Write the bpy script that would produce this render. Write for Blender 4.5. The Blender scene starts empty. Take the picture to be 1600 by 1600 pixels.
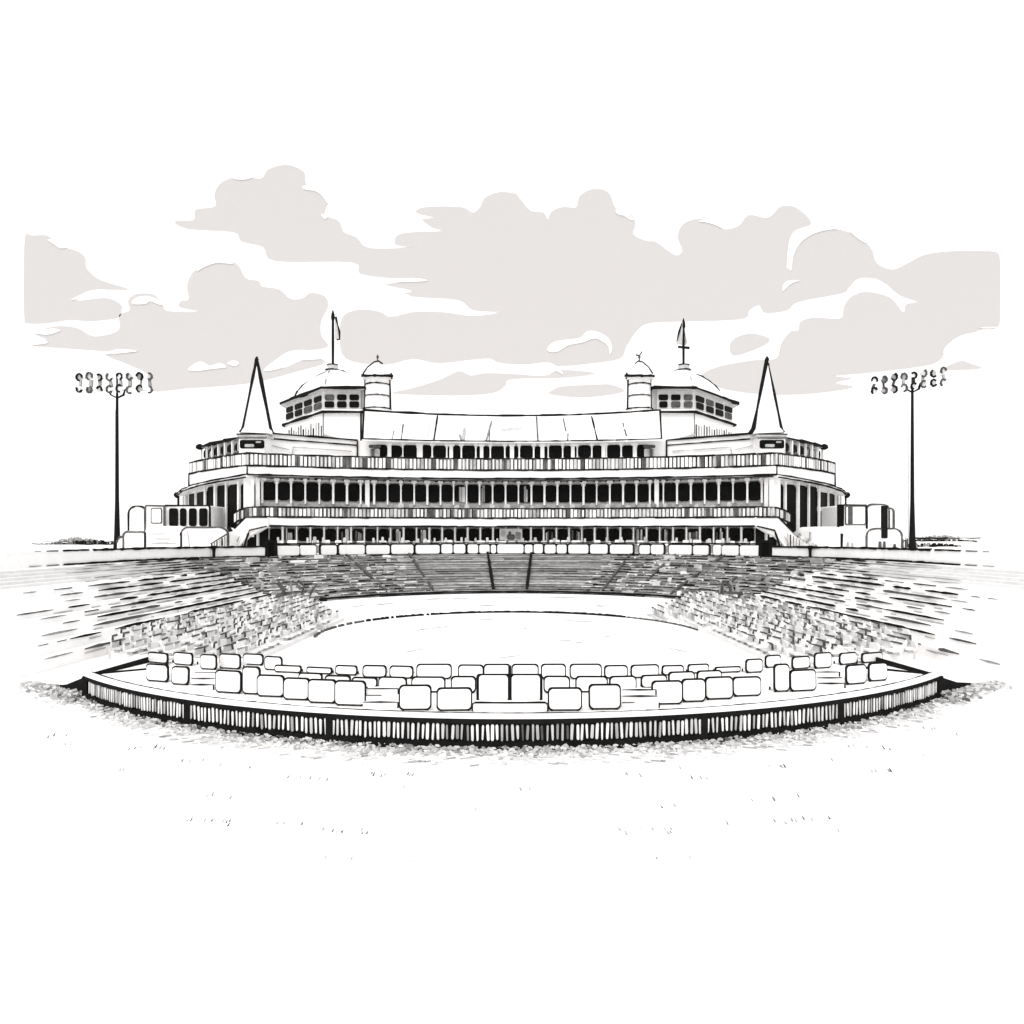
import bpy, math, random
from mathutils import Vector
from mathutils.geometry import tessellate_polygon
random.seed(7)
R = random.random
U = random.uniform
rad = math.radians
sc = bpy.context.scene
col = sc.collection
FPX, EYE, HOR, CX = 1100.0, 8.0, 840.0, 800.0      # the lens in picture pixels, eye height, horizon row


def PX(x, d):
    return (x - CX) * d / FPX


def PZ(y, d):
    return EYE + (HOR - y) * d / FPX


# ------------------------------------------------------------------ materials
def mat(name, c, noise=0.0, scale=2.0, rough=0.9, spec=0.08):
    m = bpy.data.materials.new(name)
    m.use_nodes = True
    nt = m.node_tree
    b = nt.nodes['Principled BSDF']
    b.inputs['Roughness'].default_value = rough
    b.inputs['Specular IOR Level'].default_value = spec
    if not isinstance(c, tuple):
        c = (c, c * 0.99, c * 0.985)
    if noise:
        tc = nt.nodes.new('ShaderNodeTexCoord')
        n = nt.nodes.new('ShaderNodeTexNoise')
        n.inputs['Scale'].default_value = scale
        n.inputs['Detail'].default_value = 4
        r = nt.nodes.new('ShaderNodeValToRGB')
        r.color_ramp.elements[0].position = 0.38
        r.color_ramp.elements[1].position = 0.62
        r.color_ramp.elements[0].color = tuple(x * (1 - noise) for x in c) + (1,)
        r.color_ramp.elements[1].color = tuple(min(0.95, x * (1 + noise)) for x in c) + (1,)
        nt.links.new(tc.outputs['Object'], n.inputs['Vector'])
        nt.links.new(n.outputs['Fac'], r.inputs['Fac'])
        nt.links.new(r.outputs['Color'], b.inputs['Base Color'])
    else:
        b.inputs['Base Color'].default_value = c + (1,)
    return m


WHITE = mat('white_paint', 0.89, 0.02, 1.5)
PALE = mat('pale_grey_paint', 0.58, 0.08, 1.2)
SOFT = mat('soft_grey_paint', 0.40, 0.15, 1.0)
GREY = mat('grey_paint', 0.26, 0.22, 0.9)
DARK = mat('dark_grey_paint', 0.085, 0.25, 1.0)
INK = mat('black_trim', 0.012, 0.15, 2.0, spec=0.02)
GLASS = mat('dark_glass', 0.007, 0.2, 0.6, rough=0.5, spec=0.02)
CLOUD = mat('cloud_grey', (0.508, 0.493, 0.490), 0.0)
LAWN = mat('pale_lawn', 0.86, 0.02, 0.4)
OFFW = mat('off_white_paint', 0.73, 0.04, 1.2)
MATS = [WHITE, INK, PALE, SOFT, GREY, DARK, GLASS, LAWN, OFFW]
W, K, P, S, G, D, GL, LN, V = range(9)


# ------------------------------------------------------------------ mesh builder
class MB:
    def __init__(self):
        self.v, self.f, self.m = [], [], []

    def add(self, vs, fs, m):
        b = len(self.v)
        self.v += [tuple(v) for v in vs]
        self.f += [tuple(b + i for i in f) for f in fs]
        self.m += [m] * len(fs)

    def rings(self, rs, m, caps=True, closed=True):
        n = len(rs[0])
        vs = [p for r in rs for p in r]
        fs = []
        for i in range(len(rs) - 1):
            for j in range(n if closed else n - 1):
                a, b = i * n + j, i * n + (j + 1) % n
                fs.append((a, b, b + n, a + n))
        if caps and closed:
            fs.append(tuple(reversed(range(n))))
            fs.append(tuple((len(rs) - 1) * n + j for j in range(n)))
        self.add(vs, fs, m)

    def box(self, x0, x1, y0, y1, z0, z1, m):
        self.rings([[(x0, y0, z), (x1, y0, z), (x1, y1, z), (x0, y1, z)] for z in (z0, z1)], m)

    def obox(self, c, t, w, dep, z0, z1, m):
        """box centred at c=(x,y), tangent t along the width, dep deep"""
        t = Vector(t).normalized()
        n = Vector((-t.y, t.x))
        c = Vector(c)
        q = [c + t * (sx * w / 2) + n * (sy * dep / 2) for sx, sy in ((-1, -1), (1, -1), (1, 1), (-1, 1))]
        self.rings([[(p.x, p.y, z) for p in q] for z in (z0, z1)], m)

    def panel(self, c, t, w, z0, z1, dep, r, m, seg=4, lean=0.0):
        """upright slab with rounded corners; front face on c minus normal side"""
        t = Vector(t).normalized()
        n = Vector((-t.y, t.x))
        h = z1 - z0
        r = min(r, w * 0.49, h * 0.49)
        out = []
        for cx, cz, a0 in ((w / 2 - r, r, -90), (w / 2 - r, h - r, 0), (-w / 2 + r, h - r, 90), (-w / 2 + r, r, 180)):
            for i in range(seg + 1):
                a = rad(a0 + 90 * i / seg)
                out.append((cx + r * math.cos(a), cz + r * math.sin(a)))
        rs = []
        for k in (0, 1):
            ring = []
            for a, z in out:
                p = Vector(c) + t * a + n * (dep * k + lean * z)
                ring.append((p.x, p.y, z0 + z))
            rs.append(ring)
        self.rings(rs, m)

    def prism(self, poly, z0, z1, m):
        self.rings([[(p[0], p[1], z) for p in poly] for z in (z0, z1)], m)

    def band(self, a, b, z0, z1, m, za=None):
        """solid between two plan polylines a (front) and b (back); z0,z1 scalars or lists"""
        n = len(a)
        g = lambda z, i: z[i] if isinstance(z, (list, tuple)) else z
        rs = []
        for i in range(n):
            rs.append([(a[i][0], a[i][1], g(z0, i)), (b[i][0], b[i][1], g(z0, i)), (b[i][0], b[i][1], g(z1, i)), (a[i][0], a[i][1], g(z1, i))])
        self.rings(rs, m)

    def line(self, pts, wpx=3.0, m=K, wob=0.25, gap=0.0, step=None, w=None, jit=0.25):
        """dark square-section edging bar along a 3D polyline; hand-laid: its width wanders, and it may be broken"""
        pts = [Vector(p) for p in pts]
        L = [0]
        for a, b in zip(pts, pts[1:]):
            L.append(L[-1] + (b - a).length)
        dm = sum(p.y for p in pts) / len(pts)
        if w is None:
            w = wpx * max(dm, 5) / FPX
        step = step or w * 9
        n = max(1, int(L[-1] / step))
        qs = []
        j = 0
        cuts = sorted(set([0.0, L[-1]] + [L[-1] * i / n for i in range(1, n)] + L[1:-1]))
        out = [cuts[0]]
        for s in cuts[1:]:
            if s - out[-1] > 1e-4:
                out.append(s)
        for s in out:
            while j < len(L) - 2 and L[j + 1] < s:
                j += 1
            u = (s - L[j]) / max(1e-9, L[j + 1] - L[j])
            qs.append(pts[j].lerp(pts[j + 1], min(1, max(0, u))))
        if len(qs) < 2:
            return
        run = []
        runs = []
        for i, q in enumerate(qs):
            if gap and run and R() < gap:
                runs.append(run)
                run = []
                continue
            run.append((q, w * U(1 - wob, 1 + wob)))
        runs.append(run)
        for run in runs:
            if len(run) < 2:
                continue
            rs = []
            for i, (q, ww) in enumerate(run):
                a = run[max(0, i - 1)][0]
                b = run[min(len(run) - 1, i + 1)][0]
                d = (b - a).normalized()
                up = Vector((0, 0, 1)) if abs(d.z) < 0.9 else Vector((0, 1, 0))
                s1 = d.cross(up).normalized()
                s2 = s1.cross(d).normalized()
                h = ww / 2
                o = s2 * (U(-jit, jit) * w * 0.5) if 0 < i < len(run) - 1 else Vector((0, 0, 0))
                if gap and (i == 0 or i == len(run) - 1):
                    h *= 0.45
                rs.append([q + o + s1 * h + s2 * h, q + o - s1 * h + s2 * h, q + o - s1 * h - s2 * h, q + o + s1 * h - s2 * h])
            self.rings(rs, m)

    def lathe(self, c, prof, n, m, a0=0.0):
        rs = []
        for r, z in prof:
            rs.append([(c[0] + r * math.cos(a0 + 2 * math.pi * i / n), c[1] + r * math.sin(a0 + 2 * math.pi * i / n), z) for i in range(n)])
        self.rings(rs, m)

    def build(self, name, parent=None, smooth=False):
        me = bpy.data.meshes.new(name)
        o0 = parent_origin(parent)
        me.from_pydata([(v[0] - o0[0], v[1] - o0[1], v[2] - o0[2]) for v in self.v], [], self.f)
        used = sorted(set(self.m))
        for i in used:
            me.materials.append(MATS[i])
        rm = {a: i for i, a in enumerate(used)}
        me.polygons.foreach_set('material_index', [rm[i] for i in self.m])
        if smooth:
            me.polygons.foreach_set('use_smooth', [True] * len(self.f))
        me.update()
        o = bpy.data.objects.new(name, me)
        col.objects.link(o)
        if parent:
            o.parent = parent
        return o


def parent_origin(p):
    x = Vector((0, 0, 0))
    while p is not None:
        x = x + Vector(p.location)
        p = p.parent
    return x


def tag(o, label=None, cat=None, group=None, kind=None):
    if label:
        o['label'] = label
    if cat:
        o['category'] = cat
    if group:
        o['group'] = group
    if kind:
        o['kind'] = kind
    return o


def thing(name, label, cat, loc=(0, 0, 0), group=None):
    o = bpy.data.objects.new(name, None)
    o.empty_display_size = 0.5
    col.objects.link(o)
    o.location = loc
    return tag(o, label, cat, group)


def offs(poly, d):
    out = []
    n = len(poly)
    for i in range(n):
        a = Vector(poly[max(0, i - 1)])
        b = Vector(poly[min(n - 1, i + 1)])
        t = (b - a).normalized()
        out.append((poly[i][0] - t.y * d, poly[i][1] + t.x * d))
    return out


def resample(poly, step):
    pts = [Vector(p) for p in poly]
    L = [0]
    for a, b in zip(pts, pts[1:]):
        L.append(L[-1] + (b - a).length)
    n = max(1, round(L[-1] / step))
    out = []
    j = 0
    for i in range(n + 1):
        s = L[-1] * i / n
        while j < len(L) - 2 and L[j + 1] < s:
            j += 1
        u = (s - L[j]) / (L[j + 1] - L[j])
        p = pts[j].lerp(pts[j + 1], u)
        t = (pts[j + 1] - pts[j]).normalized()
        out.append((p, t))
    return out


def at(poly, z):
    if isinstance(z, (list, tuple)):
        return [(p[0], p[1], zz) for p, zz in zip(poly, z)]
    return [(p[0], p[1], z) for p in poly]


ORD = 'first second third fourth fifth sixth seventh eighth ninth tenth eleventh twelfth thirteenth fourteenth fifteenth sixteenth seventeenth eighteenth'.split()
ZP = 5.3                                            # the plateau round the bowl

# ------------------------------------------------------------------ ground, plateau, field
mb = MB()
mb.add([(-4000, -400, 0), (4000, -400, 0), (4000, 6000, 0), (-4000, 6000, 0)], [(0, 1, 2, 3)], LN)
tag(mb.build('ground'), kind='structure')

BC = (0.0, 72.0)


def ring(r, a0, a1, n, c=BC):
    return [(c[0] + r * math.cos(rad(a0 + (a1 - a0) * i / n)), c[1] + r * math.sin(rad(a0 + (a1 - a0) * i / n))) for i in range(n + 1)]


A_L, A_R = 160.0, 20.0


def ucurve(t, n=40, yend=30.0):
    """plan curve of the bowl at fraction t (0 field side, 1 back wall), from the left arm round the far end to the right arm"""
    r = 29 + 14.4 * t
    arc = ring(r, A_L, A_R, n)
    xe = 28.2 + 14.4 * t
    return [(-xe, yend)] + arc + [(xe, yend)]


back = ucurve(1.02)
far = []
for i, p in enumerate(back):
    if i == 0:
        far.append((-3000, -50))
    elif i == len(back) - 1:
        far.append((3000, -50))
    else:
        v = Vector(p) - Vector(BC)
        far.append(tuple(Vector(BC) + v.normalized() * 5000))
mb = MB()
n = len(back)
mb.add(at(back, ZP) + at(far, ZP) + at(back, 0.0) + at(far, 0.0), [(i, i + 1, n + i + 1, n + i) for i in range(n - 1)] + [(i + 1, i, 2 * n + i, 2 * n + i + 1) for i in range(n - 1)] + [(0, n, 3 * n, 2 * n), (n - 1, 2 * n - 1, 4 * n - 1, 3 * n - 1)], LN)
tag(mb.build('terrain'), kind='structure')

FC = (0.0, 59.0)
mb = MB()
mb.add([(FC[0], FC[1], 0.008)] + at(ring(15.95, 0, 360, 96, FC)[:-1], 0.008), [(0, 1 + i, 1 + (i + 1) % 96) for i in range(96)], LN)
tag(mb.build('field'), kind='structure')

mb = MB()


def streak(px, py, lpx, slope, m, th=1.6):
    d = FPX * EYE / (py - HOR)
    x0, x1 = PX(px - lpx / 2, d), PX(px + lpx / 2, d)
    dd = lambda y: FPX * EYE / (y - HOR)
    k = 6
    top, bot = [], []
    for i in range(k + 1):
        u = i / k
        xx = px - lpx / 2 + lpx * u
        yy = py + slope * lpx * (u - 0.5) + U(-.3, .3)
        h = th * (1 - abs(2 * u - 1) ** 2) * U(.6, 1.1) + 0.1
        for lst, s in ((top, -1), (bot, 1)):
            q = dd(yy + s * h / 2)
            lst.append((PX(xx, q), q, 0.014))
    mb.add(top + bot, [(i, i + 1, k + 2 + i, k + 1 + i) for i in range(k)], m)


for a in ((660, 984, 24, -.17, G), (690, 980, 40, -.15, S), (760, 968, 36, -.04, S), (650, 1016, 48, -.2, S), (720, 1010, 50, -.15, P), (590, 1020, 30, -.12, P),
          (600, 1008, 36, -.1, P), (905, 971, 70, .05, S), (790, 1027, 70, -.1, S), (880, 1001, 44, .05, S), (905, 1004, 12, .1, G), (840, 1000, 26, .05, P),
          (950, 995, 14, .1, S), (1020, 1018, 40, .15, P), (1060, 1016, 40, .2, S), (960, 1012, 30, .1, P), (820, 982, 6, 0, S), (700, 1000, 60, -.12, P), (985, 1005, 40, .1, P),
          (760, 946, 30, 0, S), (800, 933, 90, 0, P), (680, 936, 50, -.02, S), (880, 934, 60, 0, S), (940, 947, 30, 0, S), (600, 944, 40, -.1, S), (560, 947, 24, -.1, S),
          (865, 945, 60, 0, P), (650, 952, 50, -.1, P), (720, 935, 30, 0, S), (560, 970, 50, -.15, P), (790, 1012, 30, -.05, P)):
    streak(*a)
tag(mb.build('field_markings'), kind='structure')

rope = thing('boundary_rope', 'black boundary rope curving round the far side of the white field', 'rope', (0, 75, 0))
for a0, a1, ww, gp, st_, mm in ((45, 118, .24, 0, None, K), (118, 150, .24, .05, .9, K), (151, 190, .2, .1, .9, D), (5, 44.5, .13, 0, None, D)):
    mb = MB()
    mb.line(at(ring(16, a0, a1, 60, FC), 0.08), w=ww, wob=0.35, gap=gp, step=st_, jit=0.1, m=mm)
    mb.build('rope_length', rope)

# ------------------------------------------------------------------ the bowl: far stand, two side stands
NROW = 15


def zrow(t):
    return 0.35 + 4.95 * t


aisles_px = [(600, 93), (678, 99), (771, 101), (823, 101), (940, 98.5), (993, 95), (1053, 90)]
far_t = thing('grandstand', 'grey stepped grandstand curving below the pavilion with dark aisles', 'grandstand', (0, 101, 0))
mb = MB()
A0, A1 = 161.0, 19.0
for i in range(NROW):
    t0, t1 = i / NROW, (i + 1) / NROW
    a, b = ring(29 + 14.4 * t0, A0, A1, 60), ring(29 + 14.4 * t1 + 0.1, A0, A1, 60)
    z = zrow(t0 + 0.5 / NROW)
    mb.band(a, b, 0, z, G if i % 3 else S)
    # seat backs along the row: pale and dark slips, long runs in the middle, broken near the corners
    for e in range(3):
        r = 29 + 14.4 * (t0 + (0.12, 0.5, 0.85)[e] / NROW)
        zz = z + (0.03, 0.05, 0.04)[e]
        ang = A1
        while ang < A0:
            mid = abs(ang - 90) < 22
            da = U(6, 16) if mid else U(0.8, 3.4)
            pt = ring(r, ang, min(A0, ang + da), max(2, int(da)))
            k = R()
            mm = (W, W, P, G, K, D)[int(k * 6)] if mid else (W, W, P, S, G, D, K)[int(k * 7)]
            if e == 0:
                mm = K if k < (.72 if mid else .4) else (D if k < .9 else G)
            if e != 0 or k < .97:
                mb.line(at(pt, zz + (0 if mid else U(0, .1))), w=(0.085 if e == 0 else 0.12) * (1 if mid else U(.8, 2.3)), m=mm, wob=.3, jit=.1, step=2.0)
            ang += da + (0.05 if mid else U(0, .7))
mb.build('terrace', far_t)
for px, d in aisles_px:
    X = PX(px, d)
    ph = math.degrees(math.acos(max(-1, min(1, X / 29))))
    m2 = MB()
    pts = []
    for i in range(NROW + 1):
        t = i / NROW
        p = ring(29 + 14.4 * t, ph, ph + .01, 1)[0]
        pts.append((p[0], p[1], zrow(t) + .22))
    mid = abs(ph - 90) < 8
    m2.line(pts, w=0.36 if mid else .34, m=K if mid else D, wob=.4, gap=0 if mid else .08, step=1.6)
    m2.build('aisle', far_t)
m2 = MB()
m2.line(at(ring(28.95, 150, 30, 50), 0.30), w=0.26)
m2.line(at(ring(28.9, 128, 52, 50), 0.05), w=0.12)
m2.build('kerb_edge', far_t)
for side in (-1, 1):                                # blotched covers left over seats on the corner rows
    for k in range(48):
        ph = 90 + side * U(26, 70)
        t = R() ** 1.2 * .95
        p = ring(29 + 14.4 * t, ph, ph + .1, 1)[0]
        tt = (-math.sin(rad(ph)), math.cos(rad(ph)))
        h = U(.2, .75)
        m2 = MB()
        m2.panel(p, (-tt[0], -tt[1]) if side > 0 else tt, U(.5, 2.0), zrow(t) - .2, zrow(t) + h, .3, .2, (S, G, G, P, V, S)[int(R() * 6)], 2, U(-.5, .5))
        m2.build('seat_cover', far_t)
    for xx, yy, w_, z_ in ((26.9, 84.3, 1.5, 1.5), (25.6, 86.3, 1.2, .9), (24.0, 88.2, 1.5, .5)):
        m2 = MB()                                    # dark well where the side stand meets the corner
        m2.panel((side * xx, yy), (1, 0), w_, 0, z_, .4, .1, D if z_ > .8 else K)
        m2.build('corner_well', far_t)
    for k in range(5):
        ph = 90 + side * U(58, 70)
        t = U(.02, .2)
        p = ring(28.9 + 14.4 * t, ph, ph + .1, 1)[0]
        m2 = MB()
        m2.line([(p[0], p[1], zrow(t) - .1), (p[0] + U(-.4, .4), p[1] + .3, zrow(t) + U(.7, 1.5)), (p[0] + U(-1, 1), p[1] + .6, zrow(t) + U(1.3, 2.2))], w=U(.2, .4), m=(D, G, D, S)[k % 4])
        m2.build('handrail', far_t)


def side_stand(s):
    left = s < 0
    st = thing('side_stand', ('white stepped side stand with broken dark row edges, at the left of the field' if left
                              else 'white stepped side stand with broken dark row edges, at the right of the field'),
               'grandstand', (s * 34, 60, 0), 'white side stands')
    mb = MB()

    def seg(t, ya=83.0, yb=30.0, n=26):
        """arm line at fraction t from the corner toward the camera"""
        r = 29 + 14.4 * t
        p0 = Vector((s * r * math.cos(rad(20)), 72 + r * math.sin(rad(20))))
        p1 = Vector((s * (28.2 + 14.4 * t), yb))
        return [tuple(p0.lerp(p1, i / n)) for i in range(n + 1)]
    NW, TW = 9, 0.66
    for i in range(NW):                              # broad white steps
        t0, t1 = TW * i / NW, TW * (i + 1) / NW
        a, b = seg(t0), seg(t1 + .02)
        if not left:
            a, b = b, a
        z = zrow(t1) + (.3 if i else .02)
        mb.band(a, b, 0, z, W)
        fr = seg(t0 - .002)
        xend = 0.64 + U(-.04, .03)
        yend = (28 + 14.4 * t0) / xend
        pts = [(p[0], p[1], z) for p in fr if p[1] > yend]
        if len(pts) > 2:
            q = pts[max(1, int(len(pts) * .72)):]
            mb.line(pts[:int(len(pts) * .75) + 1], w=.18, wob=.35, gap=.07, step=1.3, m=K if i % 3 else D, jit=.12)
            mb.line(q, w=.16, wob=.4, gap=.07, step=1.5, m=K if i % 2 else D, jit=.1)
            tail = [(p[0], p[1], z) for p in seg(t0 - .002, n=60) if yend - 2.2 - (i % 3) * .8 < p[1] <= yend + .5]
            if len(tail) > 2:
                mb.line(tail, w=.11, wob=.3, gap=.08, step=1.2, m=D if i % 2 else G, jit=.1)
            mb.line([(p[0], p[1], z - .28) for p in pts], w=.11, wob=.4, gap=.42, step=1.1, m=S if i < 6 else P, jit=.1)
    for i in range(7):                               # narrow grey rows below the back wall
        t0, t1 = TW + (1 - TW) * i / 7, TW + (1 - TW) * (i + 1) / 7
        a, b = seg(t0), seg(t1 + .02)
        if not left:
            a, b = b, a
        z = zrow(t1) - .02
        mb.band(a, b, 0, z, W if i < 2 else V)
        for e in range(3):
            fr = [(p[0], p[1]) for p in seg(t0 + (.0, .022, .038)[e] * .9)]
            yend = (28 + 14.4 * t0) / (.64 + U(-.1, .04))
            pts = [(p[0], p[1], z + .04) for p in fr if p[1] > yend]
            if len(pts) > 3:
                k = int(len(pts) * .55)
                mb.line(pts[:k + 1], w=U(.09, .15), m=(K, D, G)[e] if i > 1 else (D, G, S)[e], wob=.5, gap=.2, step=1.2, jit=.1)
                mb.line(pts[k:], w=U(.06, .1), m=(G, S, P)[e], wob=.4, gap=.14, step=1.6, jit=.1)
    mb.build('terrace', st)
    m2 = MB()                                        # stepped end face toward the corner
    for i in range(NW):
        t0, t1 = TW * i / NW, TW * (i + 1) / NW
        z = zrow(t1) + .34
        pts = []
        for t in (t0, t1):
            r = 29 + 14.4 * t
            pts.append(Vector((s * r * math.cos(rad(20)), 72 + r * math.sin(rad(20)))))
        if i < 2:
            m2.line([(pts[0].x, pts[0].y, z), (pts[0].x, pts[0].y, .1)], w=.2)
            m2.line([(pts[0].x, pts[0].y + .1, z), (pts[1].x, pts[1].y + .1, z)], w=.16)
        elif i % 2 == 0:
            m2.line([(pts[0].x, pts[0].y + .1, z), (pts[1].x, pts[1].y + .1, z)], w=.12, m=D)
    for q in (.2, .42):
        p = seg(0)[int(26 * q)]
        z = zrow(TW / NW) + .3
        m2.line([(p[0], p[1] , z), (p[0], p[1], z - .5)], w=.09, m=D)
    m2.build('end_wall', st)
    return st


side_stand(-1)
side_stand(1)

# ------------------------------------------------------------------ boundary wall on the rim, in lengths
GAPA = 27.5                                          # the dark gates sit at +-GAPA px angles


def wall_len(pts, label, joint=None):
    o = thing('boundary_wall', label, 'wall', (pts[len(pts) // 2][0], pts[len(pts) // 2][1], ZP), 'white walls on the rim of the bowl')
    m = MB()
    bk = offs(pts, 0.7)
    m.band(pts, bk, 3.9, 6.75, W)
    m.build('wall', o)
    e = MB()
    ext = max(abs(p[0] / p[1]) for p in pts) > .7
    for q, z, ww in ((pts, 6.75, .25), (offs(pts, -.12), ZP + .12, .21)):
        fine = [(p.x, p.y, z) for p, t in resample(q, .8)]
        e.line([p for p in fine if not ext or abs(p[0] / p[1]) < .60], w=ww, wob=.35)
        for a0, a1, f_, mm in ((.595, .64, .7, K), (.638, .665, .45, D), (.663, .685, .3, G)):
            tail = [p for p in fine if ext and a0 < abs(p[0] / p[1]) < a1]
            if len(tail) > 1:
                e.line(tail, w=ww * f_, m=mm, wob=.2)
    e.build('edge_trim', o)
    return o


RW = 43.7


def wring(a0, a1, n):
    return ring(RW, a0, a1, n)


def ang_of(px):                                      # bearing on the rim circle of the plan point seen in column px
    k = (px - CX) / FPX
    # X=k*Y ; X^2+(Y-72)^2=RW^2
    a, b, c = k * k + 1, -144.0, 72.0 ** 2 - RW ** 2
    y = (-b + math.sqrt(b * b - 4 * a * c)) / (2 * a)
    return math.degrees(math.atan2(y - 72, k * y))


aL, aR = ang_of(417), ang_of(1203)
aLs = ang_of(333)
aRs = 180 - aLs
def mirror_(q):
    return [(-x, y) for x, y in reversed(q)]


LW = [(-42.7, 34.0), (-43.0, 50), (-43.05, 65), (-42.95, 76)] + wring(168, aLs + .3, 5)
wall_len(LW, 'long white wall on the rim, running out to the dark hedge at left')
wall_len(wring(aLs - .35, aL + .2, 8), 'short white wall beside the dark gate, left of the pavilion')
wall_len(wring(aR - .2, aRs + .35, 8), 'short white wall beside the dark gate, right of the pavilion')
wall_len(mirror_(LW), 'long white wall on the rim, running out to the dark hedge at right')
for a, nm in ((aLs, 'left'), (aRs, 'right')):
    m = MB()
    p = wring(a, a + .1, 1)[0]
    p = (p[0] * .995, p[1] - .25)
    m.lathe(p, [(.26, ZP - 1.2), (.2, 5.9), (.24, 6.4), (.4, 6.8), (.4, 6.95)], 8, K)
    tag(m.build('wall_post'), 'short dark post joining two lengths of white wall at ' + nm, 'post', 'dark posts in the rim wall')

# gates
for a0, a1, nm in ((ang_of(417), ang_of(430), 'left'), (ang_of(1189), ang_of(1204), 'right')):
    g = thing('tunnel_gate', 'dark tunnel gate through the rim wall below the %s end of the pavilion' % nm, 'gate', (*wring(a0, a1, 2)[1], ZP), 'dark gates in the rim wall')
    pts = wring(a0, a1, 2)
    m = MB()
    m.band(offs(pts, -.1), offs(pts, .5), 4.5, 7.3, GL)
    m.build('door', g)
    m = MB()
    m.line([at(pts, 4.6)[0], at(pts, 7.6)[0]], w=.5)
    m.line([at(pts, 4.6)[-1], at(pts, 7.6)[-1]], w=.5)
    m.line(at(pts, 7.45), w=.4)
    m.build('frame', g)

# white barrier panels along the far rim
spans = [(431, 468), (470, 494), (503, 526), (531, 570), (573, 609), (612, 646), (650, 687), (690, 707), (709, 727), (731, 747), (749, 765), (767, 775), (777, 818),
         (820, 832), (834, 848), (851, 868), (870, 885), (888, 919), (922, 949), (953, 988), (999, 1015), (1017, 1036), (1045, 1080), (1083, 1106), (1114, 1126), (1128, 1153), (1156, 1187)]
mid = 12
for i, (xa, xb) in enumerate(spans):
    a0, a1 = ang_of(xa), ang_of(xb)
    pts = wring(a0, a1, 4)
    c = Vector(pts[2])
    t = (Vector(pts[-1]) - Vector(pts[0]))
    k = abs(i - mid)
    if k == 0:
        lab = 'wide white barrier panel at the middle of the row, between the two central aisles'
    else:
        lab = '%s white barrier panel to the %s of the wide middle one, on the stand rim' % (ORD[k - 1], 'left' if i < mid else 'right')
    o = thing('barrier_panel', lab, 'barrier', (c.x, c.y, ZP), 'white barrier panels on the stand rim')
    m = MB()
    wd = t.length
    m.panel(c, t, wd, 5.42, 6.86 + U(-.06, .06), .35, .32, W if i % 5 != 3 else W)
    m.build('board', o)
    m = MB()
    n_ = Vector((-t.y, t.x)).normalized()
    m.panel(c + n_ * .36, t, wd + .5, 5.25, 7.05, .15, .3, K)
    m.build('frame', o)
m = MB()
pp = wring(ang_of(430), ang_of(1190), 40)
m.band(offs(pp, .75), offs(pp, .95), 4.6, 5.5, D)
m.line(at(offs(pp, -.1), 5.22), w=.26)
m.line(at(offs(pp, .6), 7.15), w=.17)
tag(m.build('rim_ledge'), 'dark ledge carrying the row of white barrier panels above the grandstand', 'ledge')

# ------------------------------------------------------------------ the pavilion
pav = thing('pavilion_building', 'long white three tier pavilion with balconies, domed towers and two sharp spires', 'building', (0, 125, ZP))


def z2low(p):                                        # the deep fascia and cornice sag a little along the wings
    e = max(0.0, abs(p[0]) - 43.9)
    return 18.45 - min(.9, e * .05)


def mirror(poly):
    return [(-x, y) for x, y in reversed(poly)]


def concave(hw, yc, ye, n=24):
    return [(-hw + 2 * hw * i / n, yc - (yc - ye) * (2 * i / n - 1) ** 2) for i in range(n + 1)]


MIDC = concave(43.8, 125, 116.5, 28)
wing = [(-69.2, 146), (-63, 135), (-56.5, 127.4), (-50, 121.4)]
ENDU = (-60.6, 132.2)
F = wing + MIDC + mirror(wing)                        # outer edge of the balconies
Fu = [ENDU] + wing[2:] + MIDC + mirror([ENDU] + wing[2:])
zu = [z2low(p) for p in Fu]
z1a, z1b = 9.95, 11.45                                # lower balcony fascia
z2a, z2b = 18.45, 19.95                               # upper balcony fascia


def railing(poly, z0, z1, parent, name='railing', ends=None, pitch=.66, pale=.5):
    """balustrade: dark top and bottom rail, uneven pale balusters, grey board behind"""
    m = MB()
    zz = ends or (lambda p: 0.0)
    zl = [zz(p) for p in poly]
    m.band(offs(poly, .28), offs(poly, .40), [z0 + .05 + q for q in zl], [z1 - .08 + q for q in zl], S)
    for p, t in resample(poly, pitch):
        q = zz(p)
        k = R()
        wv = U(.26, .5)
        m.obox((p.x, p.y), t, wv, U(.16, .24), z0 + U(.1, .25) + q, z1 - U(.1, .3) + q, W if k < pale else (P if k < .78 else (S if k < .9 else D)))
        if R() < .55:
            pe = Vector((p.x, p.y)) + t * (wv / 2 + .1)
            m.obox(pe, t, U(.1, .2), .2, z0 + .05 + q, z1 - .05 + q, D if R() < .6 else K)
    m.line(at(poly, [z1 + q for q in zl]), w=.24, m=K, wob=.35)
    m.line(at(poly, [z0 + q for q in zl]), w=.26, m=K, wob=.4)
    return m.build(name, parent)


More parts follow.
